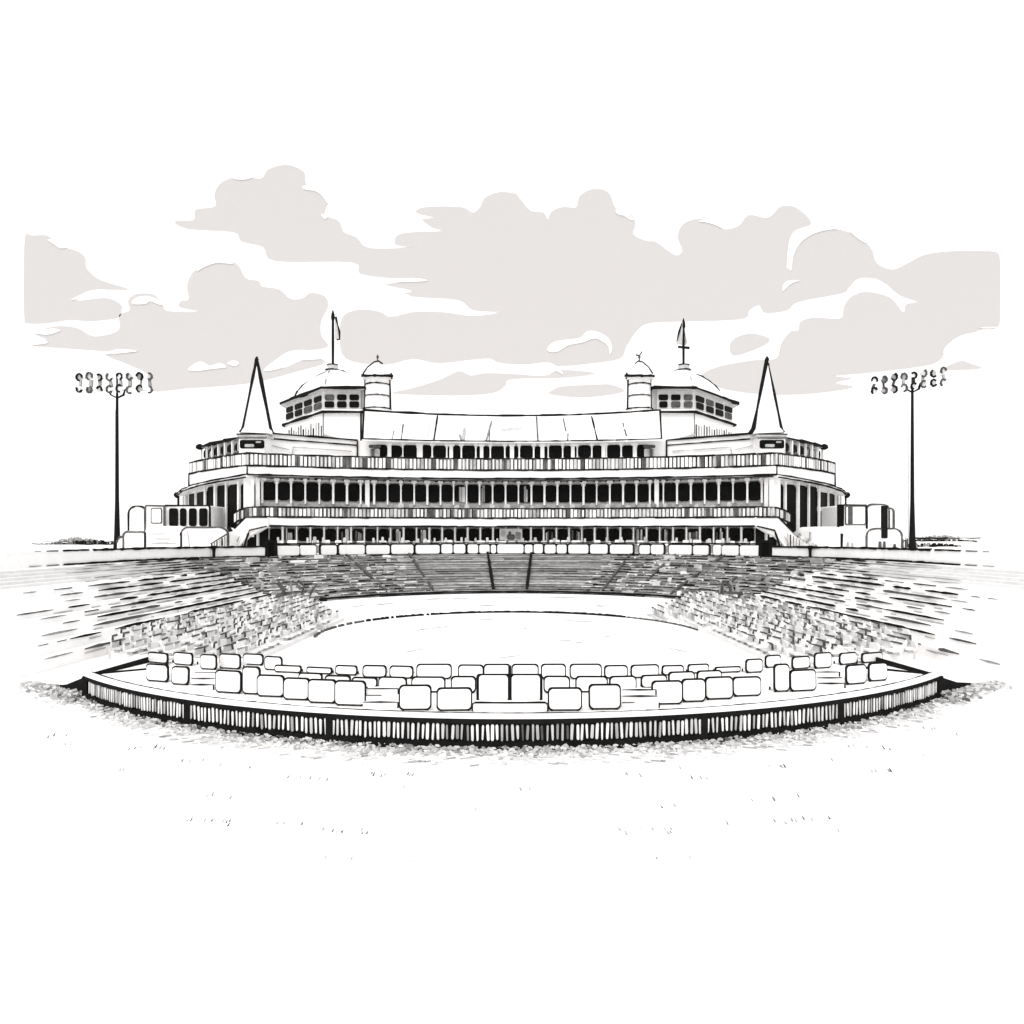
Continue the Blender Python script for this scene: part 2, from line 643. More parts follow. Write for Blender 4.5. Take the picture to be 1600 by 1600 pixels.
def win_row(poly, pitch, za, zb, wfrac, depth, r, parent, name='window', skip=None, greyp=0.12, framez=None, post=True, posttop=None, wpost=.34, tee=True, lab=None):
    rs = resample(poly, pitch)
    for (p, t), (q, u) in zip(rs, rs[1:]):
        c = (p + q) / 2
        if skip and skip(c):
            continue
        tt = (q - p).normalized()
        m = MB()
        wv = (q - p).length * wfrac * U(.94, 1.04)
        k = R()
        m.panel(c, tt, wv, za + U(-.06, .1), zb + U(-.12, .04), .3, r * U(.7, 1.3), GL)
        if k < greyp:                                # drawn curtains and figures' shapes behind some panes
            for j in range(3):
                m.panel(c + tt * U(-.35, .35) * wv - Vector((-tt.y, tt.x)) * .06, tt, wv * U(.12, .3), za + .05, zb - U(0, .9), .1, .1, (S, G, D, P)[int(R() * 4)])
        m.build(name, parent)
    if post:
        for p, t in rs:
            if skip and skip(p):
                continue
            m = MB()
            n_ = Vector((-t.y, t.x))
            c = p - n_ * .25
            top = posttop or zb + .9
            wv = wpost * U(.7, 1.25)
            m.obox(c, t, wv, wv, za - .5, top, W)
            if tee:
                m.panel(c - n_ * .05, t, wv * U(2.6, 4), top - .55, top, .3, .25, W)
                m.panel(c - n_ * .02, t, wv * U(1.5, 2.2), top - 1.0, top - .5, .3, .2, P)
            m.build('column', parent)


# ---- ground floor
gf = [p for p in offs(MIDC, 3.0)]
m = MB()
m.band(gf, offs(gf, .6), ZP - .3, z1a, S)
m.build('ground_floor_wall', pav)
win_row(offs(MIDC, 2.5)[1:-1], 2.3, 7.3, 9.65, .78, .3, .4, pav, greyp=.45, tee=False, posttop=9.9, wpost=.26)
for p, t in resample(offs(MIDC, 1.2)[1:-1], 1.9):    # ragged pale bench backs under the ground-floor windows
    m = MB()
    if R() < .9:
        m.panel(p, t, U(.9, 1.9), 6.6, 7.45 + U(-.15, .2), .3, .2, W if R() < .7 else P)
    if R() < .6 or not m.v:
        m.panel(p + t * U(-.8, .8) - Vector((0, .4)), t, U(.3, .6), 6.6, 7.9 + U(-.1, .3), .25, .2, P if R() < .6 else S)
    m.build('bench_back', pav)
m = MB()
cc, ct = Vector((-.2, 127.0)), Vector((1, 0))
m.panel(cc, ct, 4.1, 7.5, 9.6, .3, .2, P)
m.panel(cc - Vector((0, .08)), ct, 1.5, 7.6, 8.6, .1, .4, D)
m.panel(cc - Vector((.2, .1)), ct, .5, 8.3, 9.1, .1, .2, D)
m.panel(cc - Vector((-1.3, .08)), ct, 1.0, 7.7, 9.0, .1, .3, G)
m.panel(cc - Vector((1.4, .08)), ct, .8, 8.2, 9.3, .1, .3, S)
m.build('entrance', pav)

# dark corner bays at both ends of the ground floor
for s in (-1, 1):
    for xx in (43.4, 41.6):
        m = MB()
        y = 125 - 8.5 * (xx / 43.8) ** 2 + .6
        m.panel((s * xx, y), (1, 0), 1.4, ZP - .2, 9.7, .4, .2, GL)
        m.build('doorway', pav)

# ---- lower balcony
bal1 = MIDC
m = MB()
m.band(bal1, offs(bal1, 3.2), z1a, z1b, W)
m.line(at(bal1, z1a), w=.27, wob=.35)
lower = m.build('lower_balcony', pav)


def drop(p):
    e = max(0, abs(p[0]) - 40.5)
    return -0.35 * e * .8


railing([(-46.5, 118.2), (-45.2, 116.6)] + bal1 + [(45.2, 116.6), (46.5, 118.2)], z1b, 13.15, lower, ends=lambda p: -0.30 * max(0, abs(p[0]) - 43.2), pale=.42)
# seat tops and heads showing above the lower rail
m = MB()
for p, t in resample(offs(bal1, 1.5)[2:-2], .9):
    if R() < .8:
        m.panel(p, t, U(.5, 1.1), z1b, 13.15 + U(.1, 1.0), .3, .35, (P, S, G, P)[int(R() * 4)])
m.build('balcony_seat', pav)

# ---- middle floor, its wall and the long dark window band
mw = offs(MIDC, 3.0)
m = MB()
m.band(mw, offs(mw, .7), z1b, z2a, P)
m.band(offs(mw, -.35), offs(mw, -.05), z1b, 14.1, S)
m.band(offs(mw, -.5), offs(mw, -.02), 17.78, 18.0, P)
m.build('middle_floor_wall', pav)
win_row(offs(MIDC, 2.6), 2.36, 14.35, 17.6, .88, .3, .55, pav, greyp=.1, posttop=18.2, wpost=.3,
        skip=lambda c: False)
for p, t in resample(offs(MIDC, 2.3)[1:-1], 2.36)[:-1]:   # small transom openings under the eave
    m = MB()
    m.panel(p + t * 1.15, t, U(1.2, 2.0), 17.95, 18.32, .1, .15, D if R() < .7 else K)
    m.build('transom', pav)
for s in (-1, 1):                                    # broad white piers
    for xx, wv in ((25.5, .75),):
        y = 125 - 8.5 * (xx / 43.8) ** 2 + 2.0
        m = MB()
        m.panel((s * xx, y), (1, s * 8.5 * 2 * -xx / 43.8 ** 2), wv, 13, 18.3, .6, .1, W)
        m.build('pier', pav)

# ---- upper balcony
m = MB()
m.band(Fu, offs(Fu, 5.0), zu, z2b, W)
m.line(at(Fu, zu), w=.3, wob=.4)
m.line(at(offs(Fu, .5), [z - .32 for z in zu]), w=.2, m=D, wob=.4, gap=.04)
m.line([(-43.8, 116.4, z2a), (-43.8, 116.4, z2b)], w=.18)
m.line([(43.8, 116.4, z2a), (43.8, 116.4, z2b)], w=.18)
m.line([(*ENDU, zu[0] - .4), (*ENDU, z2b)], w=.35)
m.line([(-ENDU[0], ENDU[1], zu[0] - .4), (-ENDU[0], ENDU[1], z2b)], w=.35)
upper = m.build('upper_balcony', pav)
railing(Fu, z2b, 22.0, upper, pale=.6)

# ---- wings: tall columns and two rows of windows, cornice
for s in (-1, 1):
    wg = wing + [MIDC[0]]
    wg = wg if s < 0 else mirror(wg)
    wo = offs(wg, 1.6)
    m = MB()
    zc = [z2low(p) - .45 - max(0, abs(p[0]) - 58) * .04 for p in wg]
    m.band(wo, offs(wo, .7), ZP - .2, zc, W)
    m.band(offs(wg, -.3), offs(wg, 2.0), zc, [z + .38 for z in zc], W)
    m.line(at(offs(wg, -.3), zc), w=.22, wob=.4)
    m.line(at(offs(wg, -.3), [z + .4 for z in zc]), w=.2, wob=.4, gap=.05)
    e = wg[0] if s < 0 else wg[-1]
    m.line([(e[0], e[1], 17.0), (e[0], e[1], 15.4), (e[0], e[1], ZP)], w=.3)
    m.lathe((e[0] + s * .3, e[1]), [(.2, 16.2), (.6, 16.6), (.65, 17.0), (.3, 17.4)], 8, K)
    m.build('wing_wall', pav)
    inner = offs([wing[2], wing[3], MIDC[0]] if s < 0 else mirror([wing[2], wing[3], MIDC[0]]), 1.2)
    outer = offs(wing[:3] if s < 0 else mirror(wing[:3]), 1.2)
    # tall dark bays between slim columns near the corner
    win_row(inner, 4.6, 8.6, 17.2, .9, .3, .6, pav, name='tall_window', greyp=0, posttop=17.6, wpost=.4, tee=False)
    win_row(outer, 5.2, 13.6, 16.5, .88, .3, .5, pav, greyp=0, posttop=16.8, wpost=.3, tee=False)
    win_row(outer, 5.2, 9.0, 13.0, .88, .3, .5, pav, greyp=0, posttop=13.8, wpost=.34, tee=False)
    # broad white corner pier with a slim pale strip
    m = MB()
    m.panel((s * 44.0, 118.0), (1, 0), 2.0, 9, 18.3, .8, .15, W)
    m.line([(s * 43.0, 117.95, 12.5), (s * 43.0, 117.95, 18)], w=.12, m=S)
    m.build('pier', pav)
    # white curved stair flank coming down from the lower balcony
    m = MB()
    fl = [(s * 40.6, 116.9), (s * 43.8, 115.8), (s * 46.3, 117.2), (s * 49.0, 117.5)]
    fb = [(x * .995, y + 1.8) for x, y in fl]
    zt = [11.4, 11.35, 9.4, 7.0]
    if s > 0:
        pass
    m.band(fl, fb, [9.9, 8.0, ZP, ZP], zt, W)
    m.line([(x, y - .05, z) for (x, y), z in zip(fl, zt)], w=.24, wob=.3)
    m.line([(s * 40.6, 116.7, 9.9), (s * 43.2, 115.8, 9.2), (s * 43.7, 115.7, 7.6), (s * 44.4, 115.9, ZP)], w=.26, wob=.4)
    m.line([(s * 46.2, 116.9, ZP + .3), (s * 45.6, 116.4, 7.2), (s * 44.9, 116, 8.2)], w=.13, m=S)
    for k in range(9):                               # step edges seen beside the flank
        xk = s * (48.7 - k * .5)
        m.line([(xk, 116.7, 5.4 + .1 * k), (xk, 116.8, 7.0 + .3 * k)], w=.14 if k % 2 else .1, m=K if k % 3 else S)
    m.build('stair_flank', pav)

# ---- third floor
TC = concave(28.5, 133, 130.6, 14)
Tw = [(-42.0, 121.6), (-36, 125.6)] + TC + mirror([(-42.0, 121.6), (-36, 125.6)])
m = MB()
m.band(Tw, offs(Tw, .7), z2b - .2, 26.0, W)
for s in (-1, 1):
    sp = [(s * 42.0, 121.4), (s * 36, 125.4), (s * 28.6, 130.4)]
    m.line(at(sp, 26.05), w=.3, wob=.4)
    m.line(at(sp, 25.1), w=.2, wob=.4)
    m.line([(s * 28.6, 130.3, 22), (s * 28.6, 130.3, 26)], w=.24)
    m.line([(s * 38.6, 123.5, 22.2), (s * 38.4, 123.6, 23.9), (s * 29.5, 129.6, 23.9)], w=.13, m=S, wob=.4)
    m.line([(s * 41.5, 121.7, 23.9), (s * 39.0, 123.2, 23.4)], w=.12, m=S)
    m.line([(s * 34.5, 126.1, 22.5), (s * 33.0, 127.1, 22.6)], w=.2, m=G)
m.build('third_floor_wall', pav)
win_row(offs(TC, -.5), 2.76, 22.9, 25.3, .92, .3, .6, pav, greyp=.0, posttop=25.7, wpost=.24, tee=True, skip=lambda c: abs(c.x) > 24.5)
for p, t in resample(offs(TC, -.8), 5.52):
    if abs(p.x) < 25:
        m = MB()
        m.panel(p, t, U(.55, .8), 22, 25.6, .5, .1, W)
        m.panel(p - Vector((0, .08)), t, U(1.0, 1.4), 25.1, 25.6, .4, .25, W)
        m.build('pier', pav)
m = MB()
for s in (-1, 1):
    m.panel((s * 25.3, 129.8), (1, 0), 1.8, 22.6, 24.4, .2, .2, S)
    m.panel((s * 25.3, 129.6), (1, 0), 2.2, 24.5, 25.1, .2, .3, D)
    m.panel((s * 25.6, 129.5), (1, 0), .5, 22.6, 24.4, .2, .1, D)
m.build('side_door', pav)

# ---- main roof: a concave white canopy with seams
eave = concave(27.1, 131.0, 127.6, 20)
ridge = concave(28.0, 139.6, 133.2, 20)
zE, zR = 25.95, 32.1
m = MB()
k = len(eave)
m.add(at(eave, zE) + at(ridge, zR) + at(ridge, zR - .5) + at(eave, zE - .35),
      [(i, i + 1, k + i + 1, k + i) for i in range(k - 1)] + [(k + i, k + i + 1, 2 * k + i + 1, 2 * k + i) for i in range(k - 1)]
      + [(2 * k + i, 2 * k + i + 1, 3 * k + i + 1, 3 * k + i) for i in range(k - 1)] + [(3 * k + i, 3 * k + i + 1, i + 1, i) for i in range(k - 1)]
      + [(0, k, 2 * k, 3 * k), (k - 1, 2 * k - 1, 3 * k - 1 + 0, 4 * k - 1)], W)
rf = m.build('roof', pav)
m = MB()
m.line(at(ridge, zR + .05), w=.42, wob=.4)
m.line(at(eave, zE), w=.22, wob=.35)
m.line([at(eave, zE)[0], at(ridge, zR)[0]], w=.34)
m.line([at(eave, zE)[-1], at(ridge, zR)[-1]], w=.34)


def roofpt(px, u, lift=.06):
    # point on the roof in plan column fraction
    f = (px - 565) / (1027 - 565)
    i = min(k - 2, max(0, int(f * (k - 1))))
    w_ = f * (k - 1) - i
    e_ = Vector((*eave[i], zE)).lerp(Vector((*eave[i + 1], zE)), w_)
    r_ = Vector((*ridge[i], zR)).lerp(Vector((*ridge[i + 1], zR)), w_)
    return e_.lerp(r_, u) + Vector((0, -lift, lift))


for px, u0, u1, lean, mm, wv in ((673, 0, .93, 3, K, .25), (623, 0, .55, 1, D, .18), (609, 0, .3, 2, G, .14), (755, 0, .75, 8, G, .28), (760, 0, .45, 0, D, .16), (837, 0, .93, -1, D, .24), (845, .1, .6, 0, P, .3),
                                 (884, 0, .25, 1, D, .2), (882, .35, .85, -3, D, .22), (930, 0, .9, -6, K, .24), (719, 0, .45, 1, S, .45), (716, 0, .2, -3, G, .3), (662, .1, .6, 3, P, .2), (975, .12, .35, -2, D, .2),
                                 (972, .45, .6, -1, D, .2)):
    m.line([roofpt(px, u0), roofpt(px + lean * .5, (u0 + u1) / 2), roofpt(px + lean, u1)], w=wv, m=mm, wob=.4)
m.line([roofpt(780, .4), roofpt(812, .48)], w=.5, m=P)
m.build('seam', rf)

# ---- low roof terrace behind the third floor, side roofs between spire and tower
for s in (-1, 1):
    m = MB()
    pl = [(s * 42.0, 122.2), (s * 36, 126.2), (s * 28.5, 131.2), (s * 28.5, 160), (s * 52, 160), (s * 47, 132)]
    if s > 0:
        pl.reverse()
    m.prism(list(reversed(pl)), 25.2, 26.2, W)
    m.line([(s * 42.5, 124, 26.9), (s * 46.5, 137.8, 27.6)], w=.5)
    m.build('side_roof', pav)

# ---- third-floor wing strips: dark openings under a dark eave
for s in (-1, 1):
    ws = [(-58.3, 133.6), (-54.5, 129.4), (-50, 124.8), (-46.2, 121.2)]
    ws = ws if s < 0 else mirror(ws)
    m = MB()
    m.band(ws, offs(ws, 4.0), z2b, 24.9, P)
    m.build('wing_attic_wall', pav)
    win_row(offs(ws, -.35), 2.9, 22.9, 24.5, .74, .3, .5, pav, greyp=.5, posttop=24.9, wpost=.36, tee=False)
    m = MB()
    eo = offs(ws, -.9)
    m.band(eo, offs(ws, 4.2), 24.9, 25.3, S)
    m.line(at(eo, 25.1), w=.55, m=K, wob=.5, gap=.05)
    m.line(at(offs(ws, -.5), 22.7), w=.2, m=D, wob=.5)
    e = eo[0] if s < 0 else eo[-1]
    m.lathe((e[0], e[1]), [(.3, 24.6), (.8, 24.9), (.7, 25.4), (.2, 25.7)], 8, K)
    m.line([(e[0] - s * 1.0, e[1] + .3, 20.2), (e[0] - s * 1.0, e[1] + .3, 24.8)], w=.22)
    m.build('wing_attic_roof', pav)

# ---- corner kiosks with the tall spires
for s in (-1, 1):
    cx, cy, hw = s * 43.7, 120.6, 2.2
    kio = MB()
    kio.box(cx - hw + .2, cx + hw - .2, cy - hw, cy + hw, z2b, 25.4, W)
    kio.box(cx - hw - .3, cx + hw + .3, cy - hw - .3, cy + hw + .3, 25.0, 25.35, P)
    kio.line([(cx - hw - .3, cy - hw - .35, 25.35), (cx + hw + .3, cy - hw - .35, 25.35)], w=.16)
    kio.line([(cx - hw - .3, cy - hw - .35, 24.7), (cx + hw + .3, cy - hw - .35, 24.7)], w=.2, m=D)
    ko = kio.build('corner_kiosk', pav)
    m = MB()
    m.panel((cx, cy - hw - .12), (1, 0), 2 * hw - .3, 23.0, 24.4, .2, .3, GL)
    m.panel((cx - .4, cy - hw - .2), (1, 0), 1.6, 23.2, 23.7, .1, .2, S)
    m.panel((cx + 1.1, cy - hw - .2), (1, 0), .9, 23.9, 24.2, .1, .2, S)
    m.build('window', ko)
    m = MB()
    zb, za = 25.6, PZ(560, cy)
    tu_ = math.atan2(cx, cy)
    base = [(cx + hw * (u * math.cos(tu_) + v * math.sin(tu_)), cy + hw * (-u * math.sin(tu_) + v * math.cos(tu_))) for u, v in ((-1, -1), (1, -1), (1, 1), (-1, 1))]
    prof = [(1.22, zb), (1.0, zb + .9), (.0, za)]
    rs = []
    for q, z in prof[:2] + [(.03, za)]:
        rs.append([(cx + (x - cx) * q, cy + (y - cy) * q, z) for x, y in base])
    m.rings(rs, W)
    for j in range(4):
        o = 1 if j < 2 else 1
        pts = [rs[0][j], rs[1][j], (cx + (rs[1][j][0] - cx) * .3, cy + (rs[1][j][1] - cy) * .3, za - (za - zb) * .3 + .27), (cx, cy, za)]
        wob = .4
        outer_edge = (j in (0, 3)) == (s < 0)
        m.line(pts, w=.44 if not outer_edge else .38, wob=wob, gap=0.0 if (not outer_edge or s < 0) else .1)
    m.line([(*base[0], zb + .1), (*base[1], zb + .1)], w=.14)
    m.line([(cx, cy, za - 2.0), (cx, cy, za - .9)], w=.62, wob=.05)
    m.line([(cx, cy, za - .9), (cx, cy, za + .3)], w=.35, wob=.2)
    m.line([(cx + .4, cy - hw * .85, zb + 2.4), (cx + 1.2, cy - hw * .75, zb + 1.7)], w=.1, m=S)
    m.build('spire', ko)

# ---- domed towers
for s in (-1, 1):
    sh = 0.0 if s < 0 else -1.25
    pl = [(-29.6, 138), (-37.0, 138), (-49.3, 153), (-49.3, 160), (-29.6, 160)]
    pl = [(-s * x + sh, y) for x, y in pl] if s > 0 else pl
    if s < 0:
        pl = list(reversed(pl))
    pc = Vector((-37.9 if s < 0 else 37.9 - 1.6, 149))

    def sc_(q, dz=0):
        return [(pc.x + (x - pc.x) * q, pc.y + (y - pc.y) * q) for x, y in pl]
    m = MB()
    m.prism(pl, 26, 32.6, W)
    fi = [i for i, p in enumerate(pl) if p[1] == 138]
    A = sorted((pl[i] for i in fi), key=lambda p: abs(p[0]))   # inner front, outer front
    B = [p for p in pl if p[1] == 153][0]
    for p in A:
        m.line([(p[0], p[1] - .05, 26), (p[0], p[1] - .05, 32.6)], w=.3 if p is A[0] else .14, m=K if p is A[0] else D)
    a2, b2 = Vector(A[1]), Vector(B)
    for j in range(15):                              # upright slats on the slanting side
        u = .04 + .9 * j / 14
        p = a2.lerp(b2, u) + (Vector((0, -.1)))
        m.line([(p.x, p.y, 27.4 + 1.6 * u), (p.x, p.y, 29.9 + U(-.3, .9) + .9 * u)], w=U(.14, .34), m=(D, G, S, K)[j % 4])
    m.line([(A[1][0], A[1][1] - .2, 28.2), (A[0][0] * .6 + A[1][0] * .4, A[0][1] - .2, 26.9), (A[0][0] * .75 + A[1][0] * .25, A[0][1] - .2, 26.6)], w=.3, m=S)
    tw = m.build('tower', pav)
    m = MB()
    m.prism(sc_(.985), 32.6, 37.0, P)
    m.prism(sc_(1.05), 32.55, 33.05, W)
    ring_ = sc_(1.05)
    n5 = len(ring_)
    m.line([(p[0], p[1] - .03, 32.55) for p in ring_] + [(ring_[0][0], ring_[0][1] - .03, 32.55)], w=.42, wob=.35)
    # panes, two high, on the front and the slanting side
    for (p, q, nn) in ((A[0], A[1], 3), (A[1], B, 4)):
        p, q = Vector(p), Vector(q)
        p, q = pc + (p - pc) * .985, pc + (q - pc) * .985
        if q.x < p.x:
            p, q = q, p
        t = (q - p).normalized()
        n_ = Vector((-t.y, t.x))
        L = (q - p).length
        for j in range(nn):
            for h in range(2):
                c = p + t * L * (j + .5) / nn - n_ * .25
                m.panel(c, t, L / nn * U(.66, .8), 33.5 + h * 1.45, 34.7 + h * 1.35, .2, .3, GL if R() < .75 else D)
    lan = m.build('lantern', tw)
    m = MB()
    ev = sc_(1.1)
    m.prism(ev, 36.9, 37.3, P)
    m.line([(p[0], p[1] - .03, 37.2) for p in ev] + [(ev[0][0], ev[0][1] - .03, 37.2)], w=.5, wob=.45)
    rs = []
    zt = PZ(579, 149)
    for j in range(9):
        a = rad(90 * j / 8)
        q = (1.04 if j == 0 else .81 * math.cos(a) ** 1.35) if j < 8 else .04
        rs.append([(x, y, 37.3 + (zt - 37.3) * math.sin(a)) for x, y in sc_(max(.06, q))])
    m.rings(rs, W)
    for i5, p in enumerate(pl):
        if p in (A[1],):
            m.line([rs[j][i5] for j in range(0, 9)][:4] if s > 0 else [rs[j][i5] for j in range(0, 9)], w=.16, m=D, gap=.25, wob=.4)
        elif p == B:
            m.line([rs[j][i5] for j in range(0, 9)], w=.36, gap=.06, wob=.4, step=2.0)
        elif p == A[0]:
            m.line([rs[j][i5] for j in range(4, 9)], w=.26, gap=.22, wob=.4, step=1.5)
    m.build('dome', tw)
    m = MB()
    m.lathe(pc, [(1.5, zt - .5), (1.5, zt + .1), (1.1, zt + .2), (1.2, zt + 1.0), (.5, zt + 1.3)], 12, P)
    m.line([(pc.x + 1.5 * math.cos(rad(200 + 14 * j)), pc.y + 1.5 * math.sin(rad(200 + 14 * j)), zt) for j in range(11)], w=.26)
    m.line([(pc.x + 1.2 * math.cos(rad(200 + 14 * j)), pc.y + 1.2 * math.sin(rad(200 + 14 * j)), zt + 1.1) for j in range(11)], w=.2)
    m.line([(pc.x, pc.y, zt + .8), (pc.x, pc.y, PZ(497 if s < 0 else 506, 149))], w=.42 if s < 0 else .4, wob=.15)
    ztip = PZ(484 if s < 0 else 497, 149)
    m.lathe(pc, [(.2, ztip - 2.6), (.42, ztip - 1.7), (.36, ztip - 1.0), (.05, ztip)], 8, K)
    if s > 0:
        zc = PZ(543, 149)
        m.line([(pc.x - 1.15, pc.y, zc + .15), (pc.x + 1.25, pc.y, zc - .1)], w=.4)
    m.build('flagpole', tw)

# ---- small round turrets standing beside the domes
for s in (-1, 1):
    px = 590 if s < 0 else 999
    d = 138.5
    c = (PX(px, d), d)
    m = MB()
    r = 2.45 if s < 0 else 2.25
    zb = PZ(640, d)
    m.lathe(c, [(r + .3, 28), (r + .3, zb), (r, zb + .2), (r - .1, PZ(592, d)), (r - .1, PZ(590, d))], 20, W)
    for yy, rr, mm in ((640, r + .32, K), (620, r + .02, D), (602, r, K)):
        z = PZ(yy, d)
        m.line([(c[0] + rr * math.cos(rad(182 + 16 * j)), c[1] + rr * math.sin(rad(182 + 16 * j)), z) for j in range(12)], w=.22, m=mm, wob=.4)
    for sg in (-1, 1):
        rr = r
        m.line([(c[0] + sg * (rr + .1), c[1] - .1, zb), (c[0] + sg * (rr - .02), c[1] - .1, PZ(592, d))], w=.3 if sg * s < 0 else .24, wob=.3)
    tu = m.build('turret', pav)
    m = MB()
    zc = PZ(590, d)
    m.lathe(c, [(r + .35, zc - .5), (r + .55, zc), (r + .1, zc + .5), (r * .85, zc + 1.5), (r * .5, zc + 2.4), (.2, zc + 2.9), (.05, zc + 3.2)], 20, W)
    m.line([(c[0] + (r + .5) * math.cos(rad(182 + 16 * j)), c[1] + (r + .5) * math.sin(rad(182 + 16 * j)), zc + .35 - .6 * math.sin(rad(16 * j))) for j in range(12)], w=.42, wob=.4)
    sg = -1 if s < 0 else 1
    m.line([(c[0] + sg * (r + .3), c[1] - .6, zc + .6), (c[0] + sg * r * .75, c[1] - .8, zc + 1.9), (c[0] + sg * .5, c[1] - .8, zc + 2.9), (c[0] - sg * .3, c[1] - .6, zc + 3.1), (c[0] - sg * r * .45, c[1] - .8, zc + 2.55)], w=.28, wob=.4)
    m.line([(c[0] - sg * (r + .3), c[1] - .6, zc + .8), (c[0] - sg * (r + .45), c[1] - .6, zc - .4)], w=.3)
    m.lathe(c, [(.1, zc + 2.9), (.14, zc + 3.8), (.3, zc + 4.0), (.08, zc + 4.5)], 8, D)
    if s > 0:
        m.line([(c[0] - .7, c[1], zc + 4.5), (c[0], c[1], zc + 4.3), (c[0] + .5, c[1], zc + 5.1)], w=.25)
    m.build('cap', tu)

# ---- flags
d = 149


def flag(pts, label, m_extra, name='flag'):
    m = MB()
    rs = []
    for dy in (-.06, .06):
        rs.append([(x, d + dy + .25 * math.sin(z * .8), z) for x, z in pts])
    m.rings(rs, P)
    m_extra(m)
    tag(m.build(name), label, 'flag', 'flags on the dome tops')


xl = -37.9
fz = lambda y: PZ(y, d)
fx = lambda x: PX(x, d)
flag([(fx(523.5), fz(530)), (fx(527), fz(531)), (fx(531), fz(530)), (fx(531), fz(521)), (fx(528), fz(508)), (fx(525), fz(496)), (fx(523.5), fz(494))],
     'furled white flag with a dark fly edge hanging from the taller pole',
     lambda m: (m.line([(fx(525), d - .2, fz(496)), (fx(528), d - .2, fz(508)), (fx(530.5), d - .2, fz(518)), (fx(531), d - .2, fz(531)), (fx(527), d - .2, fz(531))], w=.34, wob=.4),))
flag([(fx(1066), fz(538)), (fx(1073), fz(539)), (fx(1070), fz(516)), (fx(1066), fz(504)), (fx(1065), fz(504)), (fx(1062), fz(514)), (fx(1057), fz(537))],
     'narrow pointed pennant spread above the crossbar of the shorter pole',
     lambda m: (m.line([(fx(1065), d - .2, fz(505)), (fx(1061), d - .2, fz(518)), (fx(1057), d - .2, fz(534))], w=.3, gap=.05, wob=.4),
                m.line([(fx(1069), d - .2, fz(517)), (fx(1073), d - .2, fz(537))], w=.2, m=G, gap=.2), m.panel((fx(1070), d - .2), (1, 0), .5, fz(534), fz(526), .1, .2, G)))

# ------------------------------------------------------------------ the two annexes
def rblock(m, xa, xb, ya, yb, d, dep, r=.5, mm=W, edge=('t', 'l', 'r'), wpx=2.4, em=K):
    """front block between picture columns xa,xb and rows ya(top),yb at distance d, dep deep, rounded top corners, dark edging"""
    x0, x1 = PX(xa, d), PX(xb, d)
    zt, zb = PZ(ya, d), max(ZP - .3, PZ(yb, d))
    out = [(x0, zb), (x1, zb)]
    for i in range(5):
        a = rad(90 * i / 4)
        out.append((x1 - r + r * math.cos(a), zt - r + r * math.sin(a)))
    for i in range(5):
        a = rad(90 + 90 * i / 4)
        out.append((x0 + r + r * math.cos(a), zt - r + r * math.sin(a)))
    m.rings([[(x, y, z) for x, z in out] for y in (d, d + dep)], mm)
    w = wpx * d / FPX
    f = [(x, d - .02, z) for x, z in out]
    if 't' in edge:
        m.line(f[4:10] if 'c' in edge else f[2:12], w=w, m=em)
    if 'r' in edge:
        m.line([f[1], f[2]], w=w, m=em)
    if 'l' in edge:
        m.line([f[11], f[0]], w=w, m=em)


an = thing('annex_building', 'low white rounded annex with four dark windows, between floodlight and pavilion', 'building', (PX(270, 116), 116, ZP), 'white annexes at the pavilion ends')
m = MB()
rblock(m, 201, 229, 791, 858, 116.5, 8, 1.2)
rblock(m, 227, 257, 790, 858, 116.0, 8, .3, em=D)
rblock(m, 256, 328, 790, 858, 116.6, 8, .3)
m.build('wall', an)
for xa, xb in ((264, 277), (281, 290), (295, 306), (311, 323)):
    m = MB()
    m.panel((PX((xa + xb) / 2, 116.2), 116.2), (1, 0), (xb - xa) * 116 / FPX, PZ(822, 116), PZ(794, 116), .3, .35, GL)
    m.build('window', an)
m = MB()
m.panel((PX(244, 115.8), 115.8), (1, 0), 17 * 116 / FPX, PZ(818, 116), PZ(794, 116), .15, .2, D)
m.panel((PX(244, 115.7), 115.7), (1, 0), 14 * 116 / FPX, PZ(816.5, 116), PZ(795.5, 116), .15, .2, W)
m.build('shutter', an)
m = MB()
rblock(m, 183, 196, 838, 858, 113.2, 5, 1.0, edge=('t',), em=D)
rblock(m, 193, 229, 831, 858, 113, 5, .6, edge=('l', 't'), em=D)
rblock(m, 227, 283, 822, 858, 112.8, 5, 1.0, edge=('r', 'l'), em=K)
rblock(m, 282, 357, 824, 858, 112.9, 5, 1.3, edge=('t', 'r'), em=D)
for (xa, xb, y) in ((237, 268, 834), (240, 265, 842), (237, 275, 849), (245, 262, 848), (200, 216, 830)):
    m.line([(PX(xa, 112.7), 112.7, PZ(y, 112.7)), (PX(xb, 112.7), 112.7, PZ(y, 112.7))], w=.1, m=S)
m.line([(PX(293, 112.7), 112.7, PZ(830, 112.7)), (PX(296, 112.7), 112.7, PZ(856, 112.7))], w=.12, m=S)
m.line([(PX(357, 112.5), 112.5, PZ(828, 112.5)), (PX(360, 112.5), 112.5, PZ(826, 112.5))], w=.8, wob=.1)
m.build('forebuilding', an)
m = MB()
for k in range(7):
    x = PX(331 + k * 4, 112)
    m.line([(x, 112, PZ(853, 112)), (x, 112, PZ(850 - k * 2.3, 112))], w=.2, m=(K, G, D, S)[k % 4])
m.line([(PX(329, 112), 112, PZ(850, 112)), (PX(357, 112), 112, PZ(833, 112))], w=.2, m=D)
m.build('stair_railing', an)

